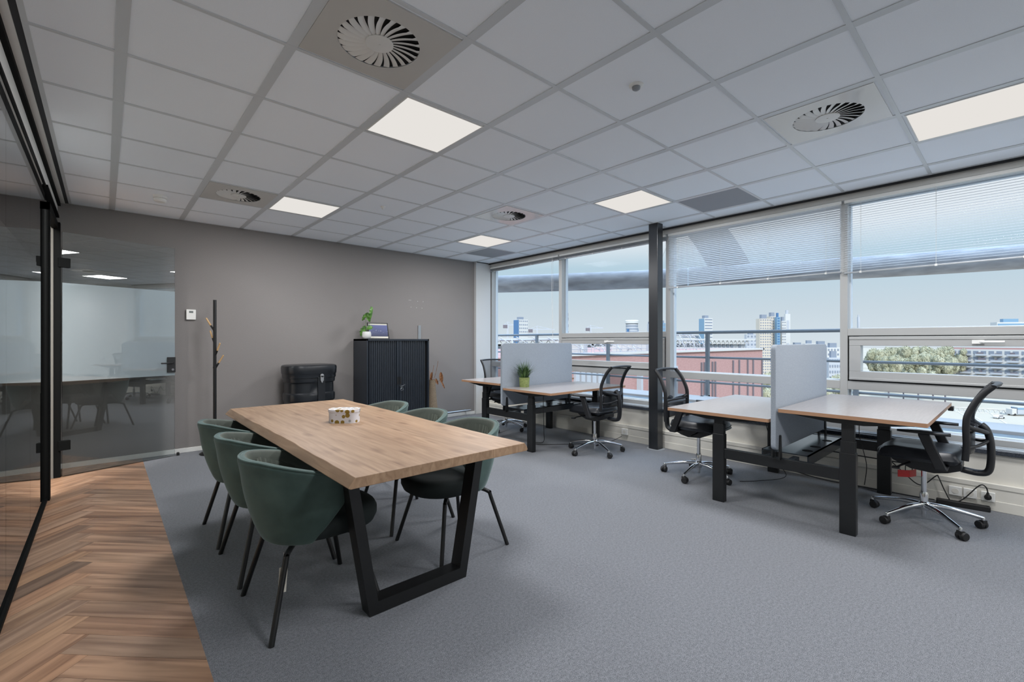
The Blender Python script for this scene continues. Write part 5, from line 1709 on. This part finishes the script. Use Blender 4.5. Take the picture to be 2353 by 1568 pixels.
# street things: car, truck, barrier, lamp posts
def on_ground(x, y):
    d_ = (CAM_H - GZ) * FPX / (y - 784)
    return at(x, y, d_)
p = on_ground(2295, 962)
car = thing('car', 'small pale car parked on the wide road outside, behind the chair with red tag', 'car', p, R(-30))
MB().prism([(-2.1, 0.25), (2.1, 0.25), (2.1, 0.8), (1.3, 0.9), (0.7, 1.4), (-1.0, 1.4), (-1.7, 0.9), (-2.1, 0.8)], 'y', -0.85, 0.85).build('body', M['c_white'], car, bevel=0.08)
MB().prism([(1.15, 0.92), (0.65, 1.33), (-0.95, 1.33), (-1.5, 0.92)], 'y', -0.88, 0.88).build('windows', M['c_dark'], car)
for (x, y) in ((-1.3, -0.8), (-1.3, 0.8), (1.3, -0.8), (1.3, 0.8)):
    MB().lathe([(0.32, -0.12), (0.32, 0.12)], c=(x, y, 0.32), axis='y', n=14).build('wheel', M['plug'], car)
p = on_ground(2358, 955)
trk = thing('truck', 'pale box truck on the road outside, cut by the picture edge', 'truck', p, R(-42))
MB().box(-5, 5, -1.3, 1.3, 0.8, 3.6).build('cargo_box', M['c_grey'], trk)
MB().box(-7.2, -5.2, -1.25, 1.25, 0.5, 2.9).build('cab', M['c_white'], trk, bevel=0.15)
MB().box(-5, 5, -1.35, 1.35, 2.6, 3.3).build('stripe', M['c_blue'], trk)
for (x, y) in ((-6, -1.1), (-6, 1.1), (3.5, -1.1), (3.5, 1.1)):
    MB().lathe([(0.5, -0.15), (0.5, 0.15)], c=(x, y, 0.5), axis='y', n=14).build('wheel', M['plug'], trk)
p0, p1 = on_ground(2195, 946), on_ground(2312, 952)
fb = MB()
n = 10
for k in range(n):
    a = p0.lerp(p1, k / n); b = p0.lerp(p1, (k + 1) / n); m_ = a.lerp(b, 0.5) + Vector((0, 0, 1.8))
    fb.tube([a, m_, b], 0.18, 5)
fb.tube([p0, p1], 0.2, 5).tube([p0 + Vector((0, 0, 1.8)), p1 + Vector((0, 0, 1.8))], 0.2, 5)
tag(fb.build('truss_barrier', M['c_white']), 'white triangulated steel barrier across the road outside', 'barrier')
def road_line(pts, label):
    s_ = MB()
    for a, b in zip(pts[:-1], pts[1:]):
        a, b = on_ground(*a), on_ground(*b)
        d_ = (b - a).normalized(); n_ = Vector((-d_.y, d_.x, 0)) * 0.25
        z = Vector((0, 0, 0.08))
        s_.add([a - n_ + z, a + n_ + z, b + n_ + z, b - n_ + z], [(0, 1, 2, 3)])
    o = s_.build('road_marking', M['c_white']); struct(o)
road_line([(2190, 940), (2265, 985)], '')
road_line([(2235, 955), (2262, 972)], '')
road_line([(2260, 940), (2353, 1000)], '')
for i, (x, y) in enumerate(((2030, 858), (2062, 860), (2100, 845), (2125, 868), (2160, 868), (2182, 866))):
    p = on_ground(x, y)
    t = thing('lamp_post', 'thin white road lamp post seen through the long sash, %s from the window post' % ORD[i], 'lamp post', p, 0, 'lamp posts along the road')
    MB().tube([(0, 0, 0), (0, 0, 9)], 0.14, 6).build('pole', M['c_white'], t)
    MB().box(-0.2, 1.4, -0.15, 0.15, 8.8, 9.1).build('lamp_head', M['c_white'], t)
